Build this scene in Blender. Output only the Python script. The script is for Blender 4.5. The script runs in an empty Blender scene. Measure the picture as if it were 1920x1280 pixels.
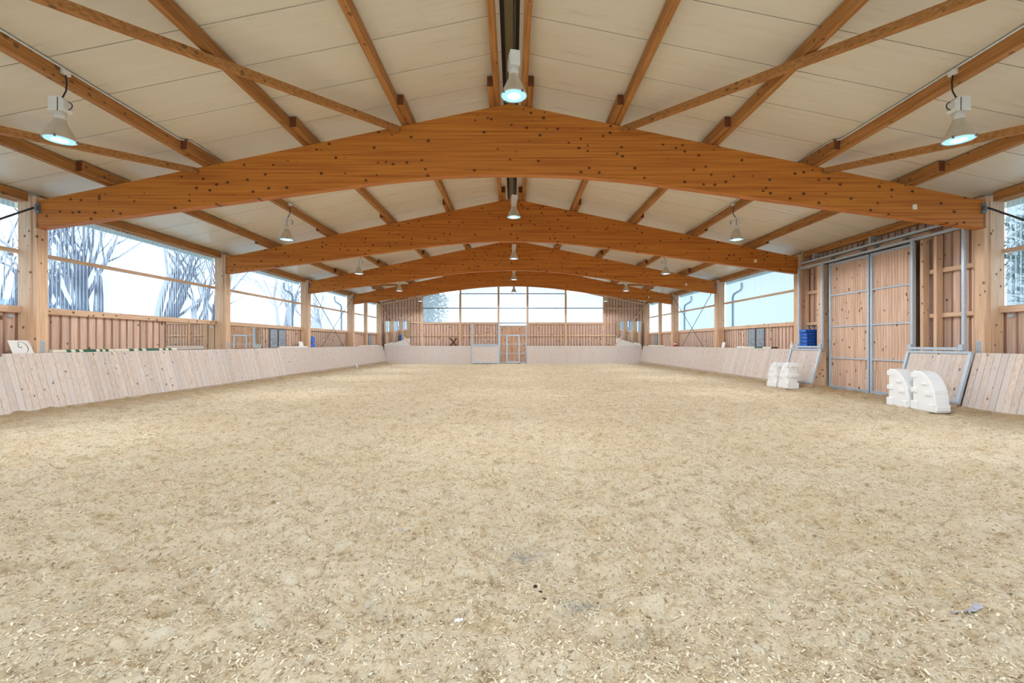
import bpy, bmesh, math, random
import numpy as np
from mathutils import Vector, Matrix

random.seed(7)
RNG = np.random.default_rng(11)
scene = bpy.context.scene
COL = scene.collection
PI = math.pi

# ------------------------------------------------------------------ camera
F_PX = 850.0
cam_d = bpy.data.cameras.new('camera')
cam_d.sensor_width = 36.0
cam_d.lens = F_PX / 1920 * 36
cam_d.shift_x = -3.5 / 1920
cam_d.shift_y = 3.0 / 1920
cam_d.clip_start = 0.05
cam_d.clip_end = 800
cam = bpy.data.objects.new('camera', cam_d)
cam.location = (0.07, 0, 1.45)
cam.rotation_euler = (PI / 2, 0, 0)
COL.objects.link(cam)
scene.camera = cam

# ------------------------------------------------------------------ sky, exposure
LAMP_W = 430.0
SKY = 3.0
world = bpy.data.worlds.new('sky')
scene.world = world
world.use_nodes = True
wn = world.node_tree
wn.nodes.clear()
w_out = wn.nodes.new('ShaderNodeOutputWorld')
w_bg = wn.nodes.new('ShaderNodeBackground')
w_tc = wn.nodes.new('ShaderNodeTexCoord')
w_sep = wn.nodes.new('ShaderNodeSeparateXYZ')
w_ramp = wn.nodes.new('ShaderNodeValToRGB')
w_ramp.color_ramp.elements[0].position = 0.0
w_ramp.color_ramp.elements[0].color = (0.86, 0.94, 1.0, 1)
w_ramp.color_ramp.elements[1].position = 0.8
w_ramp.color_ramp.elements[1].color = (0.62, 0.80, 1.0, 1)
wn.links.new(w_tc.outputs['Generated'], w_sep.inputs[0])
wn.links.new(w_sep.outputs['Z'], w_ramp.inputs[0])
wn.links.new(w_ramp.outputs[0], w_bg.inputs[0])
w_bg.inputs[1].default_value = SKY
wn.links.new(w_bg.outputs[0], w_out.inputs[0])
scene.view_settings.view_transform = 'Standard'
scene.view_settings.look = 'None'
scene.view_settings.exposure = 0.24
scene.view_settings.gamma = 1.0
scene.view_settings.use_curve_mapping = False
try:
    scene.cycles.use_denoising = True
    scene.cycles.max_bounces = 8
    scene.cycles.diffuse_bounces = 4
    scene.cycles.transparent_max_bounces = 16
    scene.cycles.sample_clamp_indirect = 6
except Exception:
    pass

# ------------------------------------------------------------------ geometry numbers
BEAM_Y = [10.28, 16.97, 23.74, 30.3]
BAYS = [3.6] + BEAM_Y + [36.9]           # bay k lies between BAYS[k] and BAYS[k+1]
Y_END, Y_NEAR = 37.0, -3.3
X_POST, X_WALL = 10.62, 11.05
Z_SILL, Z_MID, Z_EAVE = 2.28, 3.51, 4.60
ROOF_S = 0.2057
def beam_top(x): return 6.83 - ROOF_S * abs(x)
def ceil_z(x): return 7.07 - ROOF_S * abs(x)
KICK_T, KICK_TOP, KICK_X = 0.27, 1.23, 10.15
def kick_x(z): return KICK_X + KICK_T * z

# ------------------------------------------------------------------ materials
def nmat(name):
    m = bpy.data.materials.new(name)
    m.use_nodes = True
    n = m.node_tree
    n.nodes.clear()
    o = n.nodes.new('ShaderNodeOutputMaterial')
    return m, n, o
def N(n, t, **kw):
    x = n.nodes.new(t)
    for k, v in kw.items():
        setattr(x, k, v)
    return x
def srgb(r, g, b):
    f = lambda c: (c / 255 / 12.92) if c / 255 <= 0.04045 else ((c / 255 + 0.055) / 1.055) ** 2.4
    return (f(r), f(g), f(b), 1)
def mix(n, fac, a, b, blend='MIX'):
    x = N(n, 'ShaderNodeMix', data_type='RGBA', blend_type=blend)
    for s, v in ((0, fac), (6, a), (7, b)):
        if isinstance(v, bpy.types.NodeSocket):
            n.links.new(v, x.inputs[s])
        else:
            x.inputs[s].default_value = v
    return x.outputs[2]
def ramp(n, sock, stops):
    r = N(n, 'ShaderNodeValToRGB')
    e = r.color_ramp.elements
    while len(e) < len(stops):
        e.new(0.5)
    for k, (p, c) in enumerate(stops):
        e[k].position = p
        e[k].color = c if len(c) == 4 else (*c, 1)
    n.links.new(sock, r.inputs[0])
    return r.outputs[0]
def math_n(n, op, a, b=None):
    x = N(n, 'ShaderNodeMath', operation=op)
    for k, v in enumerate((a, b)):
        if v is None: continue
        if isinstance(v, bpy.types.NodeSocket): n.links.new(v, x.inputs[k])
        else: x.inputs[k].default_value = v
    return x.outputs[0]

def plain(name, col, rough=0.6, metal=0.0, spec=0.5, noise=0.0, nscale=8.0):
    m, n, o = nmat(name)
    b = N(n, 'ShaderNodeBsdfPrincipled')
    b.inputs['Base Color'].default_value = col
    b.inputs['Roughness'].default_value = rough
    b.inputs['Metallic'].default_value = metal
    b.inputs['Specular IOR Level'].default_value = spec
    if noise:
        tc = N(n, 'ShaderNodeTexCoord')
        nz = N(n, 'ShaderNodeTexNoise')
        nz.inputs['Scale'].default_value = nscale
        nz.inputs['Detail'].default_value = 5
        n.links.new(tc.outputs['Object'], nz.inputs['Vector'])
        d = tuple(c * (1 - noise) for c in col[:3]) + (1,)
        l = tuple(min(1, c * (1 + noise)) for c in col[:3]) + (1,)
        n.links.new(ramp(n, nz.outputs['Fac'], [(0.3, d), (0.7, l)]), b.inputs['Base Color'])
    n.links.new(b.outputs[0], o.inputs[0])
    return m

def wood(name, light, dark, axis='Z', knot=(0.16, 0.075, 0.03, 1), kscale=5.0, ksize=0.13, kprob=0.55,
         rough=0.62, vary=0.25, streak=1.0, grey=None, lam=0.0, stretch=0.8, flat=None, along=1.3, dist=0.15):
    """procedural softwood: grain along a local axis, knots, plank-to-plank variation"""
    m, n, o = nmat(name)
    b = N(n, 'ShaderNodeBsdfPrincipled')
    b.inputs['Roughness'].default_value = rough
    b.inputs['Specular IOR Level'].default_value = 0.25
    tc = N(n, 'ShaderNodeTexCoord')
    oi = N(n, 'ShaderNodeObjectInfo')
    off = N(n, 'ShaderNodeVectorMath', operation='SCALE')
    off.inputs[0].default_value = (31.7, 17.3, 43.1)
    n.links.new(oi.outputs['Random'], off.inputs['Scale'])
    add = N(n, 'ShaderNodeVectorMath', operation='ADD')
    n.links.new(tc.outputs['Object'], add.inputs[0])
    n.links.new(off.outputs[0], add.inputs[1])
    def scaled(across, along, fl=None):
        mp = N(n, 'ShaderNodeVectorMath', operation='MULTIPLY')
        v = [across] * 3
        v['XYZ'.index(axis)] = along
        if fl: v['XYZ'.index(fl)] = 0.0
        mp.inputs[1].default_value = v
        n.links.new(add.outputs[0], mp.inputs[0])
        return mp.outputs[0]
    nz = N(n, 'ShaderNodeTexNoise')
    nz.inputs['Scale'].default_value = 1.0
    nz.inputs['Detail'].default_value = 5
    nz.inputs['Distortion'].default_value = dist
    n.links.new(scaled(34 * streak, along), nz.inputs['Vector'])
    c = ramp(n, nz.outputs['Fac'], [(0.32, dark), (0.62, light)])
    big = N(n, 'ShaderNodeTexNoise')
    big.inputs['Scale'].default_value = 1.0
    big.inputs['Detail'].default_value = 2
    n.links.new(scaled(3.0, 0.5), big.inputs['Vector'])
    if grey:
        c = mix(n, ramp(n, big.outputs['Fac'], [(0.4, (0, 0, 0)), (0.65, (1, 1, 1))]), c, grey)
    if lam:
        wv = N(n, 'ShaderNodeTexWave', wave_type='BANDS', bands_direction='Z', wave_profile='SAW')
        wv.inputs['Scale'].default_value = lam
        wv.inputs['Distortion'].default_value = 0.0
        n.links.new(tc.outputs['Object'], wv.inputs['Vector'])
        ln = ramp(n, wv.outputs['Fac'], [(0.0, (0.72, 0.72, 0.72)), (0.06, (1, 1, 1)), (1.0, (0.93, 0.93, 0.93))])
        c = mix(n, 0.8, c, ln, 'MULTIPLY')
    # knots
    vo = N(n, 'ShaderNodeTexVoronoi', feature='F1')
    vo.inputs['Scale'].default_value = 1.0
    n.links.new(scaled(kscale, kscale * stretch, flat), vo.inputs['Vector'])
    vs = N(n, 'ShaderNodeSeparateColor')
    n.links.new(vo.outputs['Color'], vs.inputs[0])
    size = math_n(n, 'MULTIPLY', vs.outputs[1], ksize)
    core = math_n(n, 'SUBTRACT', size, vo.outputs['Distance'])
    kf = N(n, 'ShaderNodeMapRange')
    n.links.new(core, kf.inputs[0])
    kf.inputs[1].default_value = -0.02
    kf.inputs[2].default_value = 0.035
    pick = math_n(n, 'GREATER_THAN', vs.outputs[0], 1 - kprob)
    kfac = math_n(n, 'MULTIPLY', kf.outputs[0], pick)
    c = mix(n, math_n(n, 'MULTIPLY', kfac, 0.85), c, knot)
    if vary:
        hs = N(n, 'ShaderNodeHueSaturation')
        v = N(n, 'ShaderNodeMapRange')
        n.links.new(oi.outputs['Random'], v.inputs[0])
        v.inputs[3].default_value = 1 - vary
        v.inputs[4].default_value = 1 + vary * 0.6
        n.links.new(v.outputs[0], hs.inputs['Value'])
        n.links.new(c, hs.inputs['Color'])
        c = hs.outputs[0]
    n.links.new(c, b.inputs['Base Color'])
    bp = N(n, 'ShaderNodeBump')
    bp.inputs['Strength'].default_value = 0.15
    bp.inputs['Distance'].default_value = 0.004
    n.links.new(nz.outputs['Fac'], bp.inputs['Height'])
    n.links.new(bp.outputs[0], b.inputs['Normal'])
    n.links.new(b.outputs[0], o.inputs[0])
    return m

M = {}
M['glulam'] = wood('glulam', srgb(204, 128, 50), srgb(172, 96, 34), 'X', knot=(0.07, 0.022, 0.006, 1), kscale=8.0,
                   ksize=0.27, kprob=0.7, vary=0.05, rough=0.5, streak=0.7, flat='Y', along=0.5, dist=0.0)
for ax in 'XYZ':
    M['timber' + ax] = wood('timber_' + ax.lower(), srgb(222, 190, 163), srgb(200, 162, 130), ax, kscale=9, ksize=0.34,
                            kprob=0.35, vary=0.10)
M['purlin'] = wood('purlin_timber', srgb(186, 132, 76), srgb(152, 98, 50), 'Y', kscale=9, ksize=0.36, kprob=0.4, vary=0.12)
M['post'] = wood('post_timber', srgb(226, 192, 162), srgb(206, 166, 132), 'Z', kscale=8, ksize=0.24, kprob=0.4, vary=0.08)
M['board'] = wood('cladding_board', srgb(222, 196, 180), srgb(196, 162, 143), 'Z', knot=(0.13, 0.055, 0.03, 1),
                  kscale=5.5, ksize=0.30, kprob=0.75, vary=0.16, flat='X')
M['board_gable'] = wood('cladding_board_gable', srgb(222, 196, 180), srgb(196, 162, 143), 'Z', knot=(0.13, 0.055, 0.03, 1),
                  kscale=5.5, ksize=0.28, kprob=0.6, vary=0.06, flat='Y')
M['backing'] = wood('cladding_backing', srgb(184, 144, 118), srgb(152, 112, 88), 'Z', kscale=6, ksize=0.12, kprob=0.4, vary=0.05)
M['kick'] = wood('kickboard_wood', srgb(220, 205, 194), srgb(194, 175, 163), 'Z', knot=(0.16, 0.10, 0.07, 1), kscale=8,
                 ksize=0.24, kprob=0.85, vary=0.09, grey=srgb(208, 198, 194), flat='X')
M['foot'] = wood('foot_plank', srgb(196, 178, 158), srgb(168, 146, 124), 'Y', kscale=9, ksize=0.2, kprob=0.3, vary=0.08)
M['kick_dark'] = plain('kick_gap', srgb(66, 48, 38), 0.9)
M['door_wood'] = wood('door_boarding', srgb(224, 194, 172), srgb(196, 158, 134), 'Z', knot=(0.12, 0.05, 0.03, 1),
                      kscale=6, ksize=0.30, kprob=0.85, vary=0.10, flat='X')
M['gate_wood'] = wood('gable_door_boarding', srgb(206, 168, 142), srgb(176, 134, 108), 'Z', knot=(0.12, 0.05, 0.03, 1),
                      kscale=6, ksize=0.28, kprob=0.8, vary=0.12, flat='Y')
M['plank_end'] = plain('end_grain', srgb(110, 58, 26), 0.8)
M['galv'] = plain('galvanised_steel', srgb(186, 200, 214), 0.45, 0.25, noise=0.08, nscale=14)
M['dark_steel'] = plain('dark_steel', srgb(112, 120, 130), 0.45, 0.3)
M['rod'] = plain('rod_steel', srgb(92, 98, 108), 0.5, 0.3)
M['white_paint'] = plain('white_plastic', srgb(238, 240, 242), 0.45)
M['lamp_white'] = plain('lamp_housing', srgb(226, 222, 214), 0.4, noise=0.04)
M['lamp_shade'] = plain('lamp_reflector', srgb(206, 196, 178), 0.28, 0.35, noise=0.05)
M['black'] = plain('black_rubber', srgb(28, 26, 26), 0.6)
M['blue'] = plain('blue_plastic', srgb(24, 112, 220), 0.4)
M['blue_dark'] = plain('blue_plastic_dark', srgb(12, 60, 140), 0.5)
M['green'] = plain('green_paint', srgb(18, 92, 66), 0.5)
M['cream'] = plain('cream_paint', srgb(228, 222, 204), 0.5)
M['red'] = plain('red_plastic', srgb(178, 34, 40), 0.5)
M['grey_panel'] = plain('grey_panel', srgb(140, 152, 164), 0.5, noise=0.35, nscale=7)
M['sensor'] = plain('sensor_white', srgb(236, 226, 206), 0.4)
M['olive'] = plain('ridge_cap', srgb(132, 120, 86), 0.5)
M['deck'] = plain('roof_joint', srgb(44, 38, 32), 0.9)
M['bark'] = plain('bark', srgb(118, 120, 134), 0.9, noise=0.25, nscale=5)
M['cross_wood'] = plain('dark_jump_wood', srgb(92, 56, 36), 0.7, noise=0.2)
M['sign_white'] = plain('sign_board', srgb(226, 224, 220), 0.5)
M['ink'] = plain('ink', srgb(24, 26, 34), 0.7)

# ceiling sandwich panels: finely ribbed, semi-gloss off-white steel with faint streaks in tone and gloss
m, n, o = nmat('roof_panel')
b = N(n, 'ShaderNodeBsdfPrincipled')
tc = N(n, 'ShaderNodeTexCoord')
mp = N(n, 'ShaderNodeMapping')
mp.inputs['Scale'].default_value = (0.35, 5.0, 1)
n.links.new(tc.outputs['Object'], mp.inputs[0])
nz = N(n, 'ShaderNodeTexNoise')
nz.inputs['Scale'].default_value = 2.0
nz.inputs['Detail'].default_value = 5
n.links.new(mp.outputs[0], nz.inputs['Vector'])
n.links.new(ramp(n, nz.outputs['Fac'], [(0.3, srgb(216, 207, 188)), (0.7, srgb(222, 214, 197))]), b.inputs['Base Color'])
n.links.new(ramp(n, nz.outputs['Fac'], [(0.3, (0.27,) * 3), (0.7, (0.32,) * 3)]), b.inputs['Roughness'])
wv = N(n, 'ShaderNodeTexWave', wave_type='BANDS', bands_direction='Y')
wv.inputs['Scale'].default_value = 6.0
n.links.new(tc.outputs['Object'], wv.inputs['Vector'])
bp = N(n, 'ShaderNodeBump')
bp.inputs['Strength'].default_value = 0.08
bp.inputs['Distance'].default_value = 0.004
n.links.new(wv.outputs['Fac'], bp.inputs['Height'])
n.links.new(bp.outputs[0], b.inputs['Normal'])
n.links.new(b.outputs[0], o.inputs[0])
M['panel'] = m

# corrugated clear polycarbonate
m, n, o = nmat('polycarbonate')
tr = N(n, 'ShaderNodeBsdfTransparent')
tr.inputs[0].default_value = (0.50, 0.57, 0.63, 1)
tl = N(n, 'ShaderNodeBsdfTranslucent')
tl.inputs[0].default_value = (0.56, 0.63, 0.70, 1)
gl = N(n, 'ShaderNodeBsdfGlossy')
gl.inputs['Roughness'].default_value = 0.15
rf = N(n, 'ShaderNodeBsdfRefraction')
rf.inputs['IOR'].default_value = 1.035
rf.inputs['Roughness'].default_value = 0.0
rf.inputs['Color'].default_value = (0.50, 0.57, 0.63, 1)
lw = N(n, 'ShaderNodeLayerWeight')
lw.inputs['Blend'].default_value = 0.35
m1 = N(n, 'ShaderNodeMixShader')
m1.inputs[0].default_value = 0.4
n.links.new(tr.outputs[0], m1.inputs[1]); n.links.new(rf.outputs[0], m1.inputs[2])
m2 = N(n, 'ShaderNodeMixShader')
n.links.new(ramp(n, lw.outputs['Facing'], [(0.1, (0.04,) * 3), (0.8, (0.42,) * 3)]), m2.inputs[0])
n.links.new(m1.outputs[0], m2.inputs[1]); n.links.new(tl.outputs[0], m2.inputs[2])
m3 = N(n, 'ShaderNodeMixShader')
m3.inputs[0].default_value = 0.05
n.links.new(m2.outputs[0], m3.inputs[1]); n.links.new(gl.outputs[0], m3.inputs[2])
n.links.new(m3.outputs[0], o.inputs[0])
M['poly'] = m

# flat clear gable glazing
m, n, o = nmat('gable_glazing')
tr = N(n, 'ShaderNodeBsdfTransparent')
tr.inputs[0].default_value = (0.66, 0.68, 0.70, 1)
tl = N(n, 'ShaderNodeBsdfTranslucent')
tl.inputs[0].default_value = (0.7, 0.71, 0.73, 1)
m1 = N(n, 'ShaderNodeMixShader')
m1.inputs[0].default_value = 0.30
n.links.new(tr.outputs[0], m1.inputs[1]); n.links.new(tl.outputs[0], m1.inputs[2])
n.links.new(m1.outputs[0], o.inputs[0])
M['glazing'] = m

m, n, o = nmat('mirror')
g = N(n, 'ShaderNodeBsdfGlossy')
g.inputs['Color'].default_value = (0.86, 0.9, 0.9, 1)
g.inputs['Roughness'].default_value = 0.01
n.links.new(g.outputs[0], o.inputs[0])
M['mirror'] = m

def emit(name, col, s):
    m, n, o = nmat(name)
    e = N(n, 'ShaderNodeEmission')
    e.inputs[0].default_value = col
    e.inputs[1].default_value = s
    n.links.new(e.outputs[0], o.inputs[0])
    return m
M['lens'] = emit('lamp_lens', (0.45, 0.86, 1.0, 1), 0.95)
M['bulb'] = emit('lamp_bulb', (0.9, 0.98, 1.0, 1), 4.0)

# riding surface: pale sand mixed with wood fibre; darker, damp track along the kickboards
m, n, o = nmat('sand')
b = N(n, 'ShaderNodeBsdfPrincipled')
b.inputs['Roughness'].default_value = 0.95
b.inputs['Specular IOR Level'].default_value = 0.1
tc = N(n, 'ShaderNodeTexCoord')
def nz_(scale, detail=5, rough=0.6, vec=None):
    x = N(n, 'ShaderNodeTexNoise')
    x.inputs['Scale'].default_value = scale
    x.inputs['Detail'].default_value = detail
    x.inputs['Roughness'].default_value = rough
    n.links.new(vec or tc.outputs['Object'], x.inputs['Vector'])
    return x.outputs['Fac']
a1 = nz_(0.9, 4)
a2 = nz_(38, 6, 0.75)
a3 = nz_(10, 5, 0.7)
c = ramp(n, a1, [(0.35, srgb(216, 195, 162)), (0.65, srgb(226, 209, 182))])
c = mix(n, ramp(n, a3, [(0.46, (0, 0, 0)), (0.68, (0.8,) * 3)]), c, srgb(224, 214, 194))
c = mix(n, ramp(n, a3, [(0.30, (0.8,) * 3), (0.46, (0, 0, 0))]), c, srgb(168, 143, 104))  # crevice shade put into the colour, in the tone of damp sand
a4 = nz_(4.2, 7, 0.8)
c = mix(n, ramp(n, a4, [(0.36, (0.5,) * 3), (0.47, (0, 0, 0))]), c, srgb(150, 124, 88))  # broader hollows darkened in colour to imitate shaded relief
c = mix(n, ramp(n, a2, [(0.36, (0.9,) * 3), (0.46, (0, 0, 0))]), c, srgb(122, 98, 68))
c = mix(n, ramp(n, a2, [(0.60, (0, 0, 0)), (0.70, (0.8,) * 3)]), c, srgb(236, 228, 208))
sp = N(n, 'ShaderNodeSeparateXYZ')
n.links.new(tc.outputs['Object'], sp.inputs[0])
ax = math_n(n, 'ABSOLUTE', sp.outputs[0])
axn = math_n(n, 'ADD', ax, math_n(n, 'MULTIPLY', a3, 1.4))
c = mix(n, ramp(n, math_n(n, 'DIVIDE', axn, 12.0), [(0.78, (0, 0, 0)), (0.92, (0.8,) * 3)]), c, srgb(158, 130, 92))
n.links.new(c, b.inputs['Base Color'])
h = math_n(n, 'ADD', math_n(n, 'MULTIPLY', a2, 0.5), a3)
bp = N(n, 'ShaderNodeBump')
bp.inputs['Strength'].default_value = 0.9
bp.inputs['Distance'].default_value = 0.03
n.links.new(h, bp.inputs['Height'])
n.links.new(bp.outputs[0], b.inputs['Normal'])
n.links.new(b.outputs[0], o.inputs[0])
M['sand'] = m

m, n, o = nmat('wood_chips')
b = N(n, 'ShaderNodeBsdfPrincipled')
b.inputs['Roughness'].default_value = 0.85
at = N(n, 'ShaderNodeNewGeometry')
n.links.new(ramp(n, at.outputs['Random Per Island'], [(0.0, srgb(150, 128, 98)), (0.12, srgb(206, 190, 158)), (0.6, srgb(224, 210, 182)), (1.0, srgb(240, 232, 212))]), b.inputs['Base Color'])
n.links.new(b.outputs[0], o.inputs[0])
M['chips'] = m
M['clod'] = plain('dark_clod', srgb(62, 48, 36), 0.95, noise=0.3)
M['hay'] = plain('dry_hay', srgb(198, 190, 176), 0.9, noise=.2, nscale=40)
M['greyscrap'] = plain('grey_scrap', srgb(172, 172, 186), 0.7)
M['snow'] = plain('pale_ground', srgb(196, 210, 206), 0.95, noise=0.12, nscale=0.2)
M['hill'] = plain('far_hill', srgb(206, 222, 232), 1.0, noise=0.1, nscale=0.05)
M['leaf'] = plain('pale_foliage', srgb(110, 128, 120), 0.9, noise=0.3, nscale=3)
M['render_wall'] = plain('far_house_wall', srgb(250, 247, 240), 0.9)
M['far_roof'] = plain('far_house_roof', srgb(150, 150, 156), 0.9)

# ------------------------------------------------------------------ mesh builder
class MB:
    def __init__(s):
        s.v, s.f = [], []
    def add(s, vs, fs):
        k = len(s.v)
        s.v += [tuple(p) for p in vs]
        s.f += [tuple(i + k for i in f) for f in fs]
        return s
    def box(s, x0, x1, y0, y1, z0, z1):
        x0, x1 = min(x0, x1), max(x0, x1); y0, y1 = min(y0, y1), max(y0, y1); z0, z1 = min(z0, z1), max(z0, z1)
        return s.add([(x0, y0, z0), (x1, y0, z0), (x1, y1, z0), (x0, y1, z0), (x0, y0, z1), (x1, y0, z1), (x1, y1, z1), (x0, y1, z1)],
                     [(0, 3, 2, 1), (4, 5, 6, 7), (0, 1, 5, 4), (1, 2, 6, 5), (2, 3, 7, 6), (3, 0, 4, 7)])
    def hexa(s, p):      # 8 corners: bottom 4, top 4
        return s.add(p, [(0, 3, 2, 1), (4, 5, 6, 7), (0, 1, 5, 4), (1, 2, 6, 5), (2, 3, 7, 6), (3, 0, 4, 7)])
    def bar(s, a, b, w, h, up=(0, 0, 1)):
        a, b, up = Vector(a), Vector(b), Vector(up)
        d = (b - a).normalized()
        r = d.cross(up).normalized()
        u = r.cross(d).normalized()
        r, u = r * w / 2, u * h / 2
        return s.hexa([a - r - u, a + r - u, b + r - u, b - r - u, a - r + u, a + r + u, b + r + u, b - r + u])
    def tube(s, pts, rad, n=8, cap=True):
        pts = [Vector(p) for p in pts]
        rads = rad if isinstance(rad, (list, tuple)) else [rad] * len(pts)
        k0 = len(s.v)
        prev = None
        for i, p in enumerate(pts):
            d = (pts[min(i + 1, len(pts) - 1)] - pts[max(i - 1, 0)]).normalized()
            ref = Vector((0, 0, 1)) if abs(d.z) < 0.9 else Vector((1, 0, 0))
            if prev is None:
                u = d.cross(ref).normalized()
            else:
                u = (prev - d * prev.dot(d))
                u = u.normalized() if u.length > 1e-6 else d.cross(ref).normalized()
            prev = u
            w = d.cross(u)
            for j in range(n):
                a = 2 * PI * j / n
                s.v.append(tuple(p + (u * math.cos(a) + w * math.sin(a)) * rads[i]))
        for i in range(len(pts) - 1):
            for j in range(n):
                a, b = k0 + i * n + j, k0 + i * n + (j + 1) % n
                s.f.append((a, b, b + n, a + n))
        if cap:
            s.f.append(tuple(k0 + j for j in reversed(range(n))))
            s.f.append(tuple(k0 + (len(pts) - 1) * n + j for j in range(n)))
        return s
    def lathe(s, prof, n=24, c=(0, 0, 0), cap0=False, cap1=False):
        k0 = len(s.v)
        for r, z in prof:
            for j in range(n):
                a = 2 * PI * j / n
                s.v.append((c[0] + r * math.cos(a), c[1] + r * math.sin(a), c[2] + z))
        for i in range(len(prof) - 1):
            for j in range(n):
                a, b = k0 + i * n + j, k0 + i * n + (j + 1) % n
                s.f.append((a, b, b + n, a + n))
        if cap0: s.f.append(tuple(k0 + j for j in reversed(range(n))))
        if cap1: s.f.append(tuple(k0 + (len(prof) - 1) * n + j for j in range(n)))
        return s
    def mesh(s, name, mat, smooth=False):
        me = bpy.data.meshes.new(name)
        me.from_pydata(s.v, [], s.f)
        me.materials.append(M[mat])
        if smooth:
            me.polygons.foreach_set('use_smooth', [True] * len(me.polygons))
        me.update()
        return me
    def build(s, name, mat, parent=None, smooth=False, loc=None, bevel=0.0):
        o = bpy.data.objects.new(name, s.mesh(name, mat, smooth))
        COL.objects.link(o)
        if parent: o.parent = parent
        if loc is not None: o.location = loc
        if bevel:
            bv = o.modifiers.new('bevel', 'BEVEL')
            bv.width = bevel
            bv.segments = 2
            bv.limit_method = 'ANGLE'
        return o
def inst(name, me, parent=None, loc=(0, 0, 0), rot=(0, 0, 0)):
    o = bpy.data.objects.new(name, me)
    COL.objects.link(o)
    o.location = loc
    o.rotation_euler = rot
    if parent: o.parent = parent
    return o
def tag(o, label=None, cat=None, group=None, kind=None):
    if label: o['label'] = label
    if cat: o['category'] = cat
    if group: o['group'] = group
    if kind: o['kind'] = kind
    return o
def thing(name, label, cat, loc=(0, 0, 0), rotz=0, group=None, kind=None):
    o = bpy.data.objects.new(name, None)
    o.empty_display_size = 0.2
    COL.objects.link(o)
    o.location = loc
    o.rotation_euler = (0, 0, rotz)
    return tag(o, label, cat, group, kind)
ORD = ['first', 'second', 'third', 'fourth', 'fifth', 'sixth']
SIDE = {-1: 'left', 1: 'right'}
BAYTXT = ['before the nearest beam', 'between nearest and second beam', 'between second and third beam',
          'between third and farthest beam', 'between farthest beam and gable']

# ------------------------------------------------------------------ floor
TAB = RNG.random((256, 256))
def vnoise(x, y):
    xi, yi = np.floor(x).astype(int), np.floor(y).astype(int)
    fx, fy = x - xi, y - yi
    fx, fy = fx * fx * (3 - 2 * fx), fy * fy * (3 - 2 * fy)
    g = lambda a, b: TAB[a % 256, b % 256]
    return (g(xi, yi) * (1 - fx) + g(xi + 1, yi) * fx) * (1 - fy) + (g(xi, yi + 1) * (1 - fx) + g(xi + 1, yi + 1) * fx) * fy
def floor_z(x, y):
    x = np.asarray(x, float); y = np.asarray(y, float)
    z = -0.006 * np.maximum(y, 0)
    z = z + 0.05 * (vnoise(x * 0.55 + 9, y * 0.55) - 0.5)
    z = z + 0.075 * (vnoise(x * 2.6, y * 3.2 + 5) - 0.5)
    z = z + 0.080 * (vnoise(x * 6.1 + 3, y * 7.1) - 0.5)
    r = vnoise(x * 13.3 + y * 3, y * 15.1 - x * 2)
    z = z + 0.030 * (np.abs(r - 0.5) * 2 - 0.5)
    z = z + 0.016 * (vnoise(x * 31, y * 33) - 0.5)
    z = z + 0.07 * np.clip((np.abs(x) - 9.5) / 0.7, 0, 1)
    return z
xs = np.unique(np.concatenate([np.arange(-10.5, 10.51, 0.045), np.arange(-3.2, 3.2, 0.0225)]).round(4))
ys = [Y_NEAR]
while ys[-1] < 1.5: ys.append(ys[-1] + 0.25)
while ys[-1] < 37.2: ys.append(ys[-1] + min(0.055, max(0.013, 0.0075 * ys[-1])))
ys = np.array(ys)
GX, GY = np.meshgrid(xs, ys)
GZ = floor_z(GX, GY)
co = np.stack([GX, GY, GZ], -1).reshape(-1, 3)
nx, ny = len(xs), len(ys)
idx = np.arange(nx * ny).reshape(ny, nx)
quads = np.stack([idx[:-1, :-1], idx[:-1, 1:], idx[1:, 1:], idx[1:, :-1]], -1).reshape(-1, 4)
me = bpy.data.meshes.new('floor')
me.vertices.add(len(co)); me.vertices.foreach_set('co', co.ravel())
me.loops.add(quads.size); me.loops.foreach_set('vertex_index', quads.ravel())
me.polygons.add(len(quads)); me.polygons.foreach_set('loop_start', np.arange(0, quads.size, 4))
me.polygons.foreach_set('loop_total', np.full(len(quads), 4))
me.polygons.foreach_set('use_smooth', np.ones(len(quads), bool))
me.update(calc_edges=True)
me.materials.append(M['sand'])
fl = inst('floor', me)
tag(fl, 'pale tan riding surface of sand and wood fibre filling the arena', 'floor', kind='structure')

# loose wood shavings lying on the near surface
NCH = 150000
cy = 1.7 + (RNG.random(NCH) ** 1.7) * 13
cx = (RNG.random(NCH) - 0.5) * 2 * np.minimum(1.25 * cy + 0.6, 9.7)
cz = floor_z(cx, cy)
an = RNG.random(NCH) * 2 * PI
ln = 0.003 + 0.008 * RNG.random(NCH) ** 2
wd = ln * (0.18 + 0.35 * RNG.random(NCH))
tl_ = (RNG.random(NCH) - 0.5) * 1.3
tw = (RNG.random(NCH) - 0.5) * 1.0
ca, sa = np.cos(an), np.sin(an)
P = []
for a_, b_ in ((-1, -1), (1, -1), (1, 1), (-1, 1)):
    px = cx + ca * ln * a_ - sa * wd * b_
    py = cy + sa * ln * a_ + ca * wd * b_
    pz = cz + 0.004 + np.abs(tl_) * ln * 0.5 + tl_ * ln * a_ + tw * wd * b_
    P.append(np.stack([px, py, pz], -1))
co = np.stack(P, 1).reshape(-1, 3)
me = bpy.data.meshes.new('wood_shavings')
me.vertices.add(len(co)); me.vertices.foreach_set('co', co.ravel())
me.loops.add(NCH * 4); me.loops.foreach_set('vertex_index', np.arange(NCH * 4))
me.polygons.add(NCH); me.polygons.foreach_set('loop_start', np.arange(0, NCH * 4, 4))
me.polygons.foreach_set('loop_total', np.full(NCH, 4))
me.update(calc_edges=True)
me.materials.append(M['chips'])
tag(inst('wood_shavings', me), 'pale loose wood shavings scattered over the riding surface', 'shavings', kind='stuff')

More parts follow.
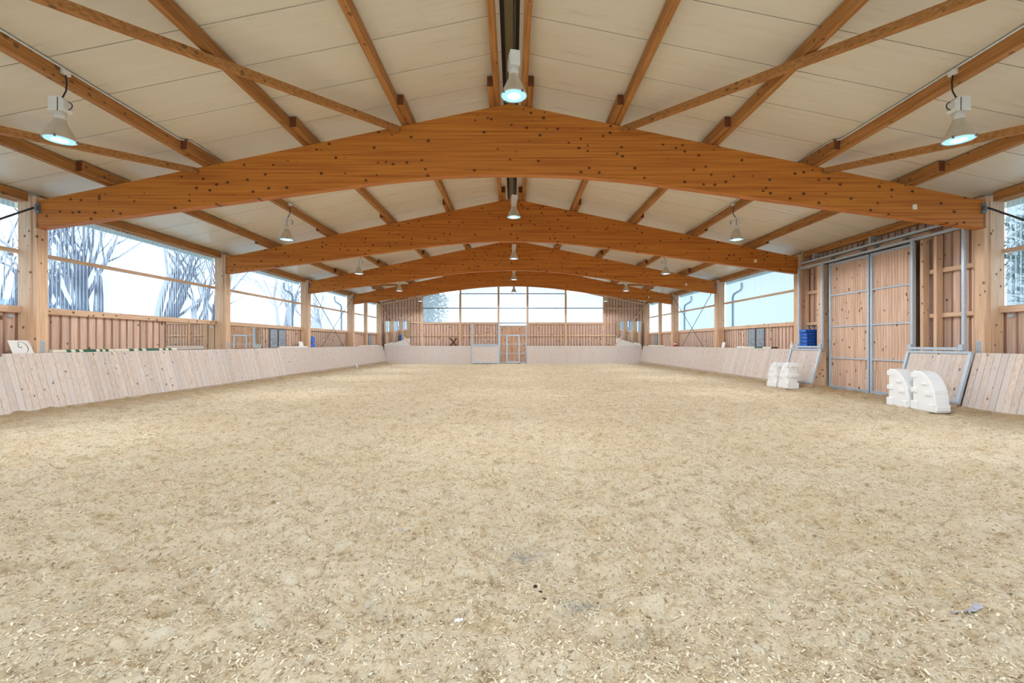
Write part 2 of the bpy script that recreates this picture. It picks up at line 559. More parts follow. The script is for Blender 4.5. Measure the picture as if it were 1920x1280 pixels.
# ------------------------------------------------------------------ ceiling
ceil = thing('ceiling', 'pitched off-white panelled roof underside with dark seams', 'ceiling', kind='structure')
RX0, RX1 = 0.17, 11.75
def slab_mesh(sx):
    x0, x1 = sx * RX0, sx * RX1
    w = 0.982
    mb = MB()
    mb.hexa([(x0, 0, ceil_z(x0)), (x1, 0, ceil_z(x1)), (x1, w, ceil_z(x1)), (x0, w, ceil_z(x0)),
             (x0, 0, ceil_z(x0) + .07), (x1, 0, ceil_z(x1) + .07), (x1, w, ceil_z(x1) + .07), (x0, w, ceil_z(x0) + .07)])
    return mb.mesh('roof_panel', 'panel')
for sx in (-1, 1):
    me = slab_mesh(sx)
    for k in range(42):
        inst('roof_panel', me, ceil, (0, Y_NEAR - 0.2 + k + 0.2 - 0.0, 0))
mb = MB()
for sx in (-1, 1):
    mb.hexa([(sx * RX0, Y_NEAR, ceil_z(RX0) + .073), (sx * RX1, Y_NEAR, ceil_z(RX1) + .073), (sx * RX1, 38.6, ceil_z(RX1) + .073), (sx * RX0, 38.6, ceil_z(RX0) + .073),
             (sx * RX0, Y_NEAR, ceil_z(RX0) + .12), (sx * RX1, Y_NEAR, ceil_z(RX1) + .12), (sx * RX1, 38.6, ceil_z(RX1) + .12), (sx * RX0, 38.6, ceil_z(RX0) + .12)])
mb.build('roof_deck', 'deck', ceil)
mb = MB()
mb.box(-0.11, 0.11, Y_NEAR, 38.6, 7.22, 7.25)
mb.build('ridge_cap', 'olive', ceil)
mb = MB()
mb.box(-0.30, -0.10, Y_NEAR, 38.6, 7.16, 7.27); mb.box(0.10, 0.30, Y_NEAR, 38.6, 7.16, 7.27)
mb.build('ridge_upstand', 'black', ceil)

# ------------------------------------------------------------------ glulam beams
def beam_bottom(x):
    x = abs(x)
    s, a = 0.135, 3.3
    z = 4.03 + s * (X_POST - x)
    if x < a:
        z = 4.03 + s * (X_POST - a) + s * (a / 2) - s * x * x / (2 * a)
    return z
BNAME = ['nearest', 'second nearest', 'third nearest', 'farthest']
for k, y in enumerate(BEAM_Y):
    mb = MB()
    X = np.linspace(-X_POST, X_POST, 81)
    for x in X:
        for yy in (-0.1, 0.1):
            mb.v.append((x, yy, beam_bottom(x))); mb.v.append((x, yy, beam_top(x)))
    for i in range(80):
        a, b = i * 4, i * 4 + 4
        mb.f += [(a, b, b + 1, a + 1), (a + 2, a + 3, b + 3, b + 2), (a, a + 2, b + 2, b), (a + 1, b + 1, b + 3, a + 3)]
    mb.f += [(0, 1, 3, 2), (320, 322, 323, 321)]
    o = mb.build('glulam_beam', 'glulam', loc=(0, y, 0))
    tag(o, f'{BNAME[k]} honey-brown arched glulam roof beam spanning the whole arena', 'beam', 'glulam roof beams')

# ------------------------------------------------------------------ purlins
PX = [0.30, 2.40, 4.62, 6.88, 9.05]
for k in range(5):
    y0, y1 = BAYS[k] - 0.9, BAYS[k + 1] + 0.9
    if k == 4: y1 = Y_END - 0.02
    sh = 0.0 if k % 2 == 0 else -0.125
    for sx in (-1, 1):
        for i, px in enumerate(PX):
            x = px + sh
            if i == 0: x = px + (0.125 if k % 2 else 0.0)
            zb = beam_top(x - 0.06) + 0.003
            zt = ceil_z(x + 0.06) - 0.003
            mb = MB()
            mb.box(-0.06, 0.06, -(y1 - y0) / 2, (y1 - y0) / 2, 0, zt - zb)
            o = mb.build('roof_purlin', 'purlin', loc=(sx * x, (y0 + y1) / 2, zb))
            me = o.data
            me.materials.append(M['plank_end'])
            me.polygons[2].material_index = 1; me.polygons[4].material_index = 1
            tag(o, f'{ORD[i]} timber purlin from the ridge, {SIDE[sx]} roof slope, {BAYTXT[k]}', 'purlin', 'timber roof purlins')
        # eave purlin above the wall windows
        x = 10.86
        mb = MB()
        L = BAYS[k + 1] - BAYS[k] - 0.26
        zt = ceil_z(x + .06) - .003
        mb.box(-0.06, 0.06, -L / 2, L / 2, 0, 0.20)
        o = mb.build('eave_purlin', 'purlin', loc=(sx * x, (BAYS[k] + BAYS[k + 1]) / 2, zt - 0.20))
        tag(o, f'timber eave purlin along the top of the {SIDE[sx]} wall, {BAYTXT[k]}', 'purlin', 'timber eave purlins')

# diagonal roof braces in the two braced bays
for k in (0, 3):
    ya, yb = BAYS[k] + 0.12, BAYS[k + 1] - 0.11
    for sx in (-1, 1):
        for (xa, xb, nm) in ((6.75, 2.52, 'upper'), (10.7, 7.05, 'lower')):
            pa = Vector((sx * xa, ya, beam_top(xa) - 0.07)); pb = Vector((sx * xb, yb, beam_top(xb) - 0.07))
            mb = MB()
            c = (pa + pb) / 2
            mb.bar(pa - c, pb - c, 0.11, 0.12)
            o = mb.build('roof_brace', 'purlin', loc=c)
            tag(o, f'{nm} diagonal timber brace under the {SIDE[sx]} roof slope, {BAYTXT[k]}', 'brace', 'diagonal roof braces')

# ------------------------------------------------------------------ posts
def post_thing(name, label, x0, x1, y, w, ztop_in, ztop_out, sx, cat='post'):
    t = thing(name, label, cat, (sx * x0, y, -0.3), group='timber wall posts')
    mb = MB()
    mb.box(0, sx * (x1 - x0), -w / 2, w / 2, 0, ztop_in + 0.3)
    mb.box(sx * 0.03, sx * (x1 - x0), -w / 2, w / 2, ztop_in + 0.3, ztop_out + 0.3)
    mb.build('shaft', 'post', t, bevel=0.006)
    mb = MB()
    mb.box(sx * 0.10, sx * 0.16, -w / 2 - 0.03, -w / 2 - 0.001, 0, ztop_out + 0.28)
    mb.build('edge_batten', 'post', t)
    return t
def nail_plate(t, sx, z, w=0.10, h=0.29, xo=0.006):
    mb = MB()
    mb.box(-sx * xo, -sx * 0.0005, -w / 2, w / 2, z - h / 2, z + h / 2)
    p = mb.build('nail_plate', 'galv', t)
    mb = MB()
    for i in range(9):
        for j in range(4):
            yy = (j - 1.5) * 0.022 + (0.006 if i % 2 else -0.006); zz = z + (i - 4) * 0.029
            mb.box(-sx * (xo + .003), -sx * xo, yy - .005, yy + .005, zz - .006, zz + .006)
    mb.build('nail_heads', 'dark_steel', p)
for k, y in enumerate(BEAM_Y):
    for sx in (-1, 1):
        t = post_thing('wall_post', f'timber post under the {SIDE[sx]} end of the {BNAME[k]} glulam beam', X_POST, X_WALL - 0.005, y, 0.25,
                       4.028, 4.75, sx)
        if k < 2:
            nail_plate(t, sx, 0.3 + 1.36)
        # steel shoe where the beam is bolted on
        if k in (0, 3, 2):
            mb = MB()
            mb.box(-sx * 0.06, sx * 0.028, -0.135, -0.105, 0.3 + 4.36, 0.3 + 4.58)
            mb.box(-sx * 0.05, -sx * 0.01, -0.18, -0.135, 0.3 + 4.42, 0.3 + 4.52)
            mb.build('steel_bracket', 'dark_steel', t)
for sx in (-1, 1):
    post_thing('wall_post', f'slim timber post dividing the last two {SIDE[sx]} wall windows before the gable', X_POST + .2, X_WALL - 0.005, 33.65, 0.2, 4.4, 4.6, sx)
    post_thing('corner_post', f'timber corner post where the {SIDE[sx]} wall meets the gable wall', X_POST + 0.05, X_WALL - 0.005, 36.72, 0.2, 4.4, 4.6, sx)

# ------------------------------------------------------------------ side walls
def board_mesh(h, w=0.165, th=0.028):
    mb = MB()
    mb.box(-th / 2, th / 2, -w / 2, w / 2, 0, h)
    return mb.mesh('board', 'board')
BOARD_CACHE = {}
def clad(parent, sx, y0, y1, z0, z1, single=True, pitch=0.24, x=X_WALL):
    n = max(1, round((y1 - y0) / pitch))
    p = (y1 - y0) / n
    if single:
        key = round(z1 - z0, 3)
        if key not in BOARD_CACHE: BOARD_CACHE[key] = board_mesh(z1 - z0)
        for i in range(n):
            inst('board', BOARD_CACHE[key], parent, (sx * (x + 0.016), y0 + (i + .5) * p + random.uniform(-.012, .012), z0), (0, 0, random.uniform(-.03, .03)))
    else:
        mb = MB()
        for i in range(n):
            yc = y0 + (i + .5) * p
            mb.box(sx * (x + .002), sx * (x + .03), yc - .0825, yc + .0825, z0, z1)
        tag(mb.build('board_cladding', 'board', parent), kind='stuff')
walls = {}
for sx in (-1, 1):
    wl = thing(f'wall_{SIDE[sx]}', f'{SIDE[sx]} long wall clad in vertical pinkish softwood boards below the windows', 'wall', kind='structure')
    walls[sx] = wl
    mb = MB()
    segs = [(Y_NEAR, Y_END + 0.1, -0.3, 2.2)]
    if sx == 1: segs.append((10.2, 17.08, 2.2, 4.72))
    for (a, b_, c_, d_) in segs:
        mb.box(sx * (X_WALL + 0.03), sx * (X_WALL + 0.055), a, b_, c_, d_)
    mb.build('backing_boards', 'backing', wl)
    H0 = 0.9
    # bays with boards below the sill
    clad(wl, sx, Y_NEAR, 6.5, H0, 2.13, False)
    clad(wl, sx, 6.5, 10.15, H0, 2.13)
    if sx == -1:
        clad(wl, sx, 10.41, 14.45, H0, 2.13)
        clad(wl, sx, 20.05, 23.6, H0, 2.13)
    else:
        clad(wl, sx, 10.45, 12.3, H0, 4.28)
        clad(wl, sx, 15.55, 16.83, H0, 4.28)
        clad(wl, sx, 10.45, 16.83, 4.30, 4.70)
        clad(wl, sx, 17.1, 23.6, H0, 2.13)
    clad(wl, sx, 23.88, 30.16, H0, 2.13, False)
    clad(wl, sx, 30.44, 36.6, H0, 2.13, False)

# corrugated window bands
def corrugated(y0, y1, z0, z1, sx, pitch=0.10, amp=0.011):
    nn = int((y1 - y0) / pitch * 8)
    mb = MB()
    for i in range(nn + 1):
        y = (y1 - y0) * i / nn
        x = amp * math.cos(2 * PI * y / pitch)
        mb.v += [(sx * x, y, z0), (sx * x, y, z1)]
    for i in range(nn):
        mb.f.append((2 * i, 2 * i + 2, 2 * i + 3, 2 * i + 1))
    return mb
WIN = 0
def side_window(sx, y0, y1, label):
    global WIN
    WIN += 1
    t = thing(f'window_{WIN}', label, 'window', (sx * X_WALL, y0, 0), kind='structure')
    o = corrugated(0, y1 - y0, Z_SILL - 0.10, Z_EAVE + 0.12, sx).build('corrugated_sheet', 'poly', t, smooth=True, loc=(sx * 0.065, 0, 0))
    mb = MB(); mb.box(-sx * 0.10, sx * 0.028, 0, y1 - y0, 2.13, Z_SILL)
    mb.build('sill_rail', 'timberY', t, bevel=0.005)
    mb = MB(); mb.box(-sx * 0.02, sx * 0.05, 0, y1 - y0, Z_MID - 0.045, Z_MID + 0.045)
    mb.build('middle_rail', 'timberY', t, bevel=0.004)
    mb = MB(); mb.box(-sx * 0.01, sx * 0.05, 0, y1 - y0, Z_EAVE + 0.0, Z_EAVE + 0.13)
    mb.build('head_rail', 'timberY', t)
    return t
wl_txt = {0: 'band of corrugated clear wall window with a middle rail, nearest on the {}',
          1: 'corrugated clear wall window on the {} between the nearest two beams',
          2: 'corrugated clear wall window on the {} between the second and third beams',
          3: 'corrugated clear wall window on the {} behind crossed steel tie rods',
          4: 'corrugated clear wall window on the {} just past the farthest beam',
          5: 'corrugated clear wall window on the {} in the corner beside the gable wall'}
for sx in (-1, 1):
    side_window(sx, Y_NEAR + .1, 10.15, wl_txt[0].format(SIDE[sx]))
    if sx == -1: side_window(sx, 10.41, 16.84, wl_txt[1].format(SIDE[sx]))
    side_window(sx, 17.10, 23.61, wl_txt[2].format(SIDE[sx]))
    side_window(sx, 23.87, 30.17, wl_txt[3].format(SIDE[sx]))
    side_window(sx, 30.43, 33.54, wl_txt[4].format(SIDE[sx]))
    side_window(sx, 33.76, 36.61, wl_txt[5].format(SIDE[sx]))
    # small steel angle cleats under the rails
    for (yy, zz) in ((10.03, 3.44), (10.03, 2.08), (16.74, 2.08)):
        mb = MB()
        mb.box(sx * (X_WALL - .05), sx * (X_WALL + .0), yy - .10, yy, zz - .06, zz)
        mb.build('angle_cleat', 'galv', walls[sx])

# ------------------------------------------------------------------ gable walls
def gable(y, dr, name, label, visible):
    """dr=+1: boards on the far side of the posts (seen from inside looking +y)"""
    t = thing(name, label, 'wall', kind='structure')
    yb = y + dr * 0.06
    def cl(x0, x1, z0, topf):
        nn = max(1, round((x1 - x0) / 0.24)); p = (x1 - x0) / nn
        mb = MB(); mk = MB()
        for i in range(nn):
            xa = x0 + (i + .5) * p
            a, b = xa - .0825, xa + .0825
            mb.hexa([(a, yb, z0), (b, yb, z0), (b, yb + dr * .028, z0), (a, yb + dr * .028, z0),
                     (a, yb, topf(a)), (b, yb, topf(b)), (b, yb + dr * .028, topf(b)), (a, yb + dr * .028, topf(a))])
        tag(mb.build('board_cladding', 'board_gable', t), kind='stuff')
        yc = yb + dr * .03
        mk.hexa([(x0, yc, z0), (x1, yc, z0), (x1, yc + dr * .03, z0), (x0, yc + dr * .03, z0),
                 (x0, yc, topf(x0)), (x1, yc, topf(x1)), (x1, yc + dr * .03, topf(x1)), (x0, yc + dr * .03, topf(x0))])
        mk.build('backing_boards', 'backing', t)
    roof = lambda x: ceil_z(x) - 0.01
    cl(-11.08, -7.4, -0.4, roof); cl(7.4, 11.08, -0.4, roof)
    if visible:
        cl(-7.35, -1.2, -0.4, lambda x: 3.0); cl(1.2, 7.35, -0.4, lambda x: 3.0)
    else:      # unseen wide gateway added behind the viewer, left open to brighten the near sand
        pass
    PXS = (-7.42, -4.30, -1.18, 1.18, 4.30, 7.42)
    for x in PXS:
        zb0 = 3.0 if (not visible and abs(x) < 5) else -.4
        mb = MB(); mb.box(-.075, .075, -.08, .05, 0, ceil_z(x) - .02 - zb0)
        mb.build('gable_post', 'post', t, loc=(x, y, zb0), bevel=.004)
    bounds = [-10.75] + list(PXS) + [10.75]
    for i in range(7):
        a, b = bounds[i] + .076, bounds[i + 1] - .076
        if i == 3 or (not visible and i in (1, 2, 4, 5)):
            zs = ()
        elif i in (0, 6):
            zs = (2.05, 3.12, 4.30)
        else:
            zs = (2.05,)
        for z in zs:
            mb = MB(); mb.box(a, b, y - .03, yb - .001, z - .05, z + .05)
            mb.build('rail', 'timberX', t)
    for i in range(1, 6):
        a, b = bounds[i] + .076, bounds[i + 1] - .076
        mb = MB(); mb.box(a, b, y - .06, y + .055, 3.0, 3.14)
        mb.build('sill_rail', 'galv' if i == 3 else 'timberX', t)
    # raking top plates and corner diagonals
    for sx in (-1, 1):
        mb = MB(); mb.bar((sx * 10.8, y - .02, beam_top(10.8) - .02), (sx * 0.1, y - .02, beam_top(.1) - .02), .1, .14)
        mb.build('top_plate', 'timberX', t)
        mb = MB(); mb.bar((sx * 10.6, y - .10, 4.35), (sx * 7.55, y - .10, 0.2), .08, .14, (0, 1, 0))
        mb.build('corner_brace', 'timberX', t)
    return t, bounds, yb
wb, bounds, yb = gable(Y_END, 1, 'wall_back', 'far gable wall of vertical boards below a wide glazed band', True)
gable(Y_NEAR, -1, 'wall_front', 'near gable wall of vertical boards behind the viewer', False)
def gable_window(y, label, bnds):
    global WIN
    WIN += 1
    t = thing(f'window_{WIN}', label, 'window', (0, y, 0), kind='structure')
    rows = [(3.14, 4.27), (4.33, 5.45), (5.51, 6.9)]
    for i in range(1, 6):
        a, b = bnds[i] + .078, bnds[i + 1] - .078
        for z0, z1 in rows:
            za, zb_ = min(z1, ceil_z(a) - .05), min(z1, ceil_z(b) - .05)
            if min(za, zb_) <= z0 + .02: continue
            mb = MB()
            top = [(a, za), (b, zb_)] if a * b > 0 else [(a, za), (0, min(z1, ceil_z(0) - .3)), (b, zb_)]
            lo = [(b, z0), (a, z0)]
            pts = top + lo
            nn = len(pts)
            mb.v = [(p[0], -.005, p[1]) for p in pts] + [(p[0], .005, p[1]) for p in pts]
            mb.f = [tuple(range(nn)), tuple(reversed(range(nn, 2 * nn)))] + [(q, (q + 1) % nn, (q + 1) % nn + nn, q + nn) for q in range(nn)]
            mb.build('pane', 'glazing', t)
        for z in (4.30, 5.48):
            if z > ceil_z(max(abs(a), abs(b))) - .1:
                continue
            mb = MB(); mb.box(a, b, -.03, .03, z - .03, z + .03)
            mb.build('glazing_bar', 'dark_steel', t)
    return t
gable_window(Y_END + .02, 'wide bright glazed band of panes across the far gable wall', bounds)
gable_window(Y_NEAR - .02, 'wide glazed band across the near gable wall behind the viewer', bounds)

# ------------------------------------------------------------------ kickboards
def kick_board_mesh(w):
    mb = MB()
    z0, z1, th = -0.30, KICK_TOP, 0.03
    xa, xb = kick_x(z0), kick_x(z1)
    mb.hexa([(xa, -w / 2, z0), (xa + th, -w / 2, z0), (xa + th, w / 2, z0), (xa, w / 2, z0),
             (xb, -w / 2, z1), (xb + th, -w / 2, z1), (xb + th, w / 2, z1), (xb, w / 2, z1)])
    return mb.mesh('board', 'kick')
KB = kick_board_mesh(0.1335)
def kickboard(sx, y0, y1, label, s0, s1, group=None):
    """side kickboard from y0 to y1; boards between s0 and s1 are single pieces"""
    t = thing('kickboard', label, 'kickboard', (0, 0, 0), group=group)
    n = round((y1 - y0) / 0.14); p = (y1 - y0) / n
    rest = MB()
    for i in range(n):
        yc = y0 + (i + .5) * p
        if s0 <= yc <= s1:
            o = inst('board', KB, t, (random.uniform(-.003, .003), yc, 0))
            if sx < 0: o.rotation_euler = (0, 0, PI); 
        else:
            z0, z1, th, w = -0.30, KICK_TOP, 0.03, 0.1345
            xa, xb = kick_x(z0), kick_x(z1)
            rest.hexa([(sx * xa, yc - w / 2, z0), (sx * (xa + th), yc - w / 2, z0), (sx * (xa + th), yc + w / 2, z0), (sx * xa, yc + w / 2, z0),
                       (sx * xb, yc - w / 2, z1), (sx * (xb + th), yc - w / 2, z1), (sx * (xb + th), yc + w / 2, z1), (sx * xb, yc + w / 2, z1)])
    if rest.v: tag(rest.build('board_facing', 'kick', t), kind='stuff')
    mb = MB()
    xa, xb = kick_x(-.3) + .032, kick_x(KICK_TOP - .03) + .032
    mb.hexa([(sx * xa, y0, -.3), (sx * (xa + .03), y0, -.3), (sx * (xa + .03), y1, -.3), (sx * xa, y1, -.3),
             (sx * xb, y0, KICK_TOP - .03), (sx * (xb + .03), y0, KICK_TOP - .03), (sx * (xb + .03), y1, KICK_TOP - .03), (sx * xb, y1, KICK_TOP - .03)])
    mb.build('backing_panel', 'kick_dark', t)
    mb = MB(); mb.box(sx * (KICK_X - .035), sx * (KICK_X - .003), y0, y1, -.35, 0.02)
    o = mb.build('foot_plank', 'foot', t)
    return t
kickboard(-1, Y_NEAR + .2, 36.45, 'long slanted pale board kickboard along the left wall', 7.8, 20.5)
kickboard(1, Y_NEAR + .2, 10.22, 'slanted pale board kickboard at the near right edge beside the steel-framed panel', 7.8, 20)
kickboard(1, 16.95, 36.45, 'long slanted pale board kickboard along the far right wall', 7.8, 22)
def end_kick(x0, x1, label):
    t = thing('kickboard', label, 'kickboard')
    n = round((x1 - x0) / .14); p = (x1 - x0) / n
    mb = MB(); Y0 = 36.4
    for i in range(n):
        a, b = x0 + i * p + .002, x0 + (i + 1) * p - .002
        z0, z1 = -.4, KICK_TOP
        ya, yb_ = Y0 + KICK_T * z0, Y0 + KICK_T * z1
        mb.hexa([(a, ya, z0), (b, ya, z0), (b, ya + .03, z0), (a, ya + .03, z0), (a, yb_, z1), (b, yb_, z1), (b, yb_ + .03, z1), (a, yb_ + .03, z1)])
    tag(mb.build('board_facing', 'kick', t), kind='stuff')
    mb = MB()
    z0, z1 = -.4, KICK_TOP - .02
    ya, yb_ = Y0 + KICK_T * z0 + .033, Y0 + KICK_T * z1 + .033
    mb.hexa([(x0, ya, z0), (x1, ya, z0), (x1, ya + .02, z0), (x0, ya + .02, z0), (x0, yb_, z1), (x1, yb_, z1), (x1, yb_ + .02, z1), (x0, yb_ + .02, z1)])
    mb.build('backing_panel', 'kick_dark', t)
    return t
end_kick(-10.42, -3.36, 'pale board kickboard below the left half of the far gable')
end_kick(1.12, 10.42, 'pale board kickboard below the right half of the far gable')

for (sx, a, b, nm) in ((-1, 8.9, 10.1, 'the white sign'), (-1, 10.43, 14.45, 'the striped poles'), (-1, 20.5, 23.6, 'the cream pole past the wall mirrors'),
                       (-1, 23.9, 24.65, 'the blue canisters'), (-1, 30.9, 36.0, 'the far cream pole'), (1, 17.12, 23.58, 'the green and cream pole'),
                       (1, 29.7, 30.15, 'the red cone'), (1, 31.3, 35.7, 'the far cream pole')):
    t = thing('storage_ledge', f'plank ledge behind the {SIDE[sx]} kickboard carrying {nm}', 'shelf', (sx * 10.77, (a + b) / 2, 1.163), group='plank ledges')
    L = (b - a) / 2
    MB().box(-.235, .235, -L, L, 0, .03).build('plank', 'timberY', t)
    MB().box(-.235, .235, -L, -L + .04, -.12, -.001).box(-.235, .235, L - .04, L, -.12, -.001).build('bracket', 'timberX', t)

# ------------------------------------------------------------------ hall door on the right wall
DX = 10.74
dt = thing('door_1', 'tall double sliding hall door of pinkish boards in a galvanised frame, right wall', 'door', (DX, 0, 0), kind='structure')
def door_leaf(parent, y0, y1, z0, z1):
    n = round((y1 - y0) / .096); p = (y1 - y0) / n
    mb = MB(); mb.box(0.012, 0.03, -p / 2 + .004, p / 2 - .004, z0, z1)
    bm_ = mb.mesh('board', 'door_wood')
    for i in range(n):
        inst('board', bm_, parent, (0, y0 + (i + .5) * p, 0))
    mb = MB(); mb.box(.031, .04, y0, y1, z0, z1)
    mb.build('backing_panel', 'kick_dark', parent)
door_leaf(dt, 12.12, 13.50, -0.05, 4.06)
door_leaf(dt, 13.60, 15.26, -0.05, 4.06)
for (a, b, c_, d_) in ((12.05, 12.12, -.1, 4.12), (13.455, 13.525, -.1, 4.12), (13.575, 13.645, -.1, 4.12), (15.22, 15.29, -.1, 4.12)):
    mb = MB(); mb.box(-.045, .02, a, b, c_, d_)
    mb.build('frame_upright', 'galv', dt, bevel=.004)
for (a, b) in ((12.12, 13.455), (13.645, 15.22)):
    for z in (0.0, .96, 2.0, 3.04, 4.08):
        hh = .035 if z in (0.0, 4.08) else .02
        mb = MB(); mb.box(-.03, .012, a, b, z - hh - (.03 if z == 0 else 0), z + hh)
        mb.build('frame_rail', 'galv', dt)
for y in (13.36, 13.75):
    mb = MB(); mb.box(-.03, .010, y - .02, y + .02, .66, .92)
    mb.build('wooden_grip', 'timberZ', dt)
mb = MB(); mb.bar((-.05, 15.30, .93), (-.05, 15.55, .93), .02, .03)
mb.build('latch_bar', 'dark_steel', dt)
# lintel timber and tracks
tag(thing('trim_1', 'timber lintel above the tall hall door', 'lintel', kind='structure'))
tr1 = bpy.data.objects['trim_1']
mb = MB(); mb.box(-.09, .09, -2.55, 2.55, -.09, .09)
mb.build('lintel', 'timberY', tr1, loc=(10.88, 14.25, 4.26))
tk = thing('sliding_track', 'galvanised overhead sliding track running above the hall door', 'track')
for (x, z, a, b) in ((10.70, 4.38, 10.5, 16.8), (10.60, 4.17, 10.6, 16.75)):
    mb = MB(); mb.box(x - .03, x + .03, a, b, z - .035, z + .035)
    mb.build('rail', 'galv', tk)
    mb = MB(); mb.box(x - .008, x + .008, a, b, z - .045, z - .036)
    mb.build('rail_slot', 'black', tk)
for y in (11.2, 13.55, 16.1):
    mb = MB(); mb.box(10.69, 10.73, y - .02, y + .02, 4.415, 4.62)
    mb.box(10.73, 11.03, y - .02, y + .02, 4.56, 4.62)
    mb.build('hanger', 'galv', tk)
for y in (12.3, 13.3, 13.8, 15.1):
    mb = MB(); mb.box(10.66, 10.745, y - .05, y + .05, 4.13, 4.30)
    mb.build('roller', 'dark_steel', tk)
# big jamb post, studs and rails inside this bay
pj = thing('door_jamb', 'thick orange-brown timber jamb at the far side of the tall hall door', 'post', (10.62, 15.62, -.3))
mb = MB(); mb.box(0, .4, -.16, .16, 0, 4.43); mb.build('shaft', 'timberZ', pj, bevel=.006)
mb = MB(); mb.box(-.08, .0, -.2, -.03, 0, .62); mb.build('steel_shoe', 'galv', pj)
for nm, y, x0 in (('near', 11.93, 10.80), ('middle', 11.55, 10.80), ('far', 15.92, 10.82)):
    lb = {'near': 'slim timber stud tight beside the right edge of the tall hall door', 'middle': 'slim timber stud standing alone right of the tall hall door',
          'far': 'slim timber stud between the tall hall door and the second beam post'}[nm]
    t = thing('wall_stud', lb, 'stud', (x0, y, -.2), group='wall studs')
    mb = MB(); mb.box(0, .16, -.045, .045, 0, 4.45); mb.build('shaft', 'post', t)
for (a, b, nm) in ((10.42, 11.85, 'right'), (15.8, 16.83, 'left')):
    for z, zn in ((3.3, 'upper'), (2.16, 'lower')):
        o = MB().box(-.06, .055, -(b - a) / 2, (b - a) / 2, -.055, .055).build('cross_rail', 'timberY', None, loc=(10.99, (a + b) / 2, z), bevel=.004)
        tag(o, f'{zn} horizontal timber rail on the boards {nm} of the tall hall door', 'rail', 'cross rails beside the hall door')

# steel-framed kick panels hung on the track
def kick_gate(y0, y1, label, up0, up1):
    t = thing('sliding_kick_panel', label, 'gate', (0, 0, 0), group='sliding kick panels')
    dx = -0.05
    def pt(y, z): return Vector((kick_x(z) + dx, y, z))
    zb, zt = 0.10, KICK_TOP
    n = round((y1 - y0 - .12) / .13); p = (y1 - y0 - .12) / n
    mb = MB(); w = p - .004
    xa, xb = kick_x(zb) + dx, kick_x(zt - .03) + dx
    mb.hexa([(xa, -w / 2, zb), (xa + .025, -w / 2, zb), (xa + .025, w / 2, zb), (xa, w / 2, zb),
             (xb, -w / 2, zt - .03), (xb + .025, -w / 2, zt - .03), (xb + .025, w / 2, zt - .03), (xb, w / 2, zt - .03)])
    me = mb.mesh('board', 'kick')
    for i in range(n):
        inst('board', me, t, (0, y0 + .06 + (i + .5) * p, 0))
    for (a, b, nm) in ((pt(y0, zb), pt(y0, zt), 'frame_upright'), (pt(y1, zb), pt(y1, zt), 'frame_upright'),
                       (pt(y0 - .03, zt), pt(y1 + .03, zt), 'frame_rail'), (pt(y0 - .03, zb), pt(y1 + .03, zb), 'frame_rail')):
        mb = MB(); mb.bar(a, b, .07, .06, (1, 0, 0) if 'upright' in nm else (0, 0, 1))
        mb.build(nm, 'galv', t, bevel=.004)
    xs_ = kick_x(zt) + dx + .08
    for y in (up0, up1):
        mb = MB(); mb.box(xs_ - .03, xs_ + .03, y - .035, y + .035, zt + .03, 4.13)
        mb.build('hanger_upright', 'galv', t, bevel=.004)
        mb = MB(); mb.box(xs_ - .09, xs_ - .03, y - .05, y + .05, zt + .05, zt + .19)
        mb.build('guide_lug', 'galv', t)
    mb = MB(); mb.box(xs_ - .1, xs_ - .04, up0 + .05, up1 - .05, zt + .055, zt + .12)
    mb.build('guide_bar', 'galv', t)
    mb = MB(); mb.bar((kick_x(-.1) - .0, y0 + .04, -.25), (kick_x(zb) - .0, y0 + .04, zb - .04), .08, .05, (0, 1, 0))
    mb.box(kick_x(-.25), kick_x(-.25) + .05, y0, y1, -.25, zb - .04)
    mb.build('sill_plank', 'timberY', t)
    # triangular cheek closing the panel end
    return t
kick_gate(10.27, 11.90, 'steel-framed slanted kick panel beside the near right kickboard, right of the hall door', 10.52, 11.88)
kick_gate(15.30, 16.90, 'steel-framed slanted kick panel on the far side of the hall door, below the blue stack', 15.36, 16.60)
# wedge cheek at the open end of the far panel
mb = MB()
mb.v = [(kick_x(-.2), 0, -.2), (10.62, 0, -.2), (10.62, 0, 1.15), (kick_x(1.15), 0, 1.15)] + [(kick_x(-.2), .04, -.2), (10.62, .04, -.2), (10.62, .04, 1.15), (kick_x(1.15), .04, 1.15)]
mb.f = [(0, 1, 2, 3), (7, 6, 5, 4), (0, 4, 5, 1), (1, 5, 6, 2), (2, 6, 7, 3), (3, 7, 4, 0)]
o = mb.build('kick_panel_cheek', 'timberZ', None, loc=(0.03, 15.36, 0))
tag(o, 'triangular wooden cheek closing the open end of the far kick panel', 'panel')

# ------------------------------------------------------------------ gable door and steel kick gate
d2 = thing('door_2', 'boarded sliding gate with a small framed wicket door, centre of the far gable', 'door', (0, 36.75, 0), kind='structure')
n = 18; p = 2.1 / n
mb = MB(); mb.box(-p / 2 + .003, p / 2 - .003, 0, .025, -.3, 2.86)
me = mb.mesh('board', 'gate_wood')
for i in range(n):
    inst('board', me, d2, (-1.05 + (i + .5) * p, 0, 0))
mb = MB(); mb.box(-1.05, 1.05, .027, .035, -.3, 2.86); mb.build('backing_panel', 'kick_dark', d2)
for x in (-1.07, 1.07):
    mb = MB(); mb.box(x - .04, x + .04, -.05, .02, -.3, 2.95); mb.build('frame_upright', 'galv', d2)
for z in (2.86, -.13):
    mb = MB(); mb.box(-1.03, 1.03, -.045, -.001, z - .04, z + .04); mb.build('frame_rail', 'galv', d2)
for z in (2.09, 1.36, .62):
    for a, b in ((-1.03, -.56), (-.44, .44), (.56, 1.03)):
        if z > 2 and a == -.44: continue
        mb = MB(); mb.box(a, b, -.03, -.001, z - .025, z + .025); mb.build('frame_rail', 'galv', d2)
wk = bpy.data.objects.new('wicket_door', None); COL.objects.link(wk); wk.parent = d2
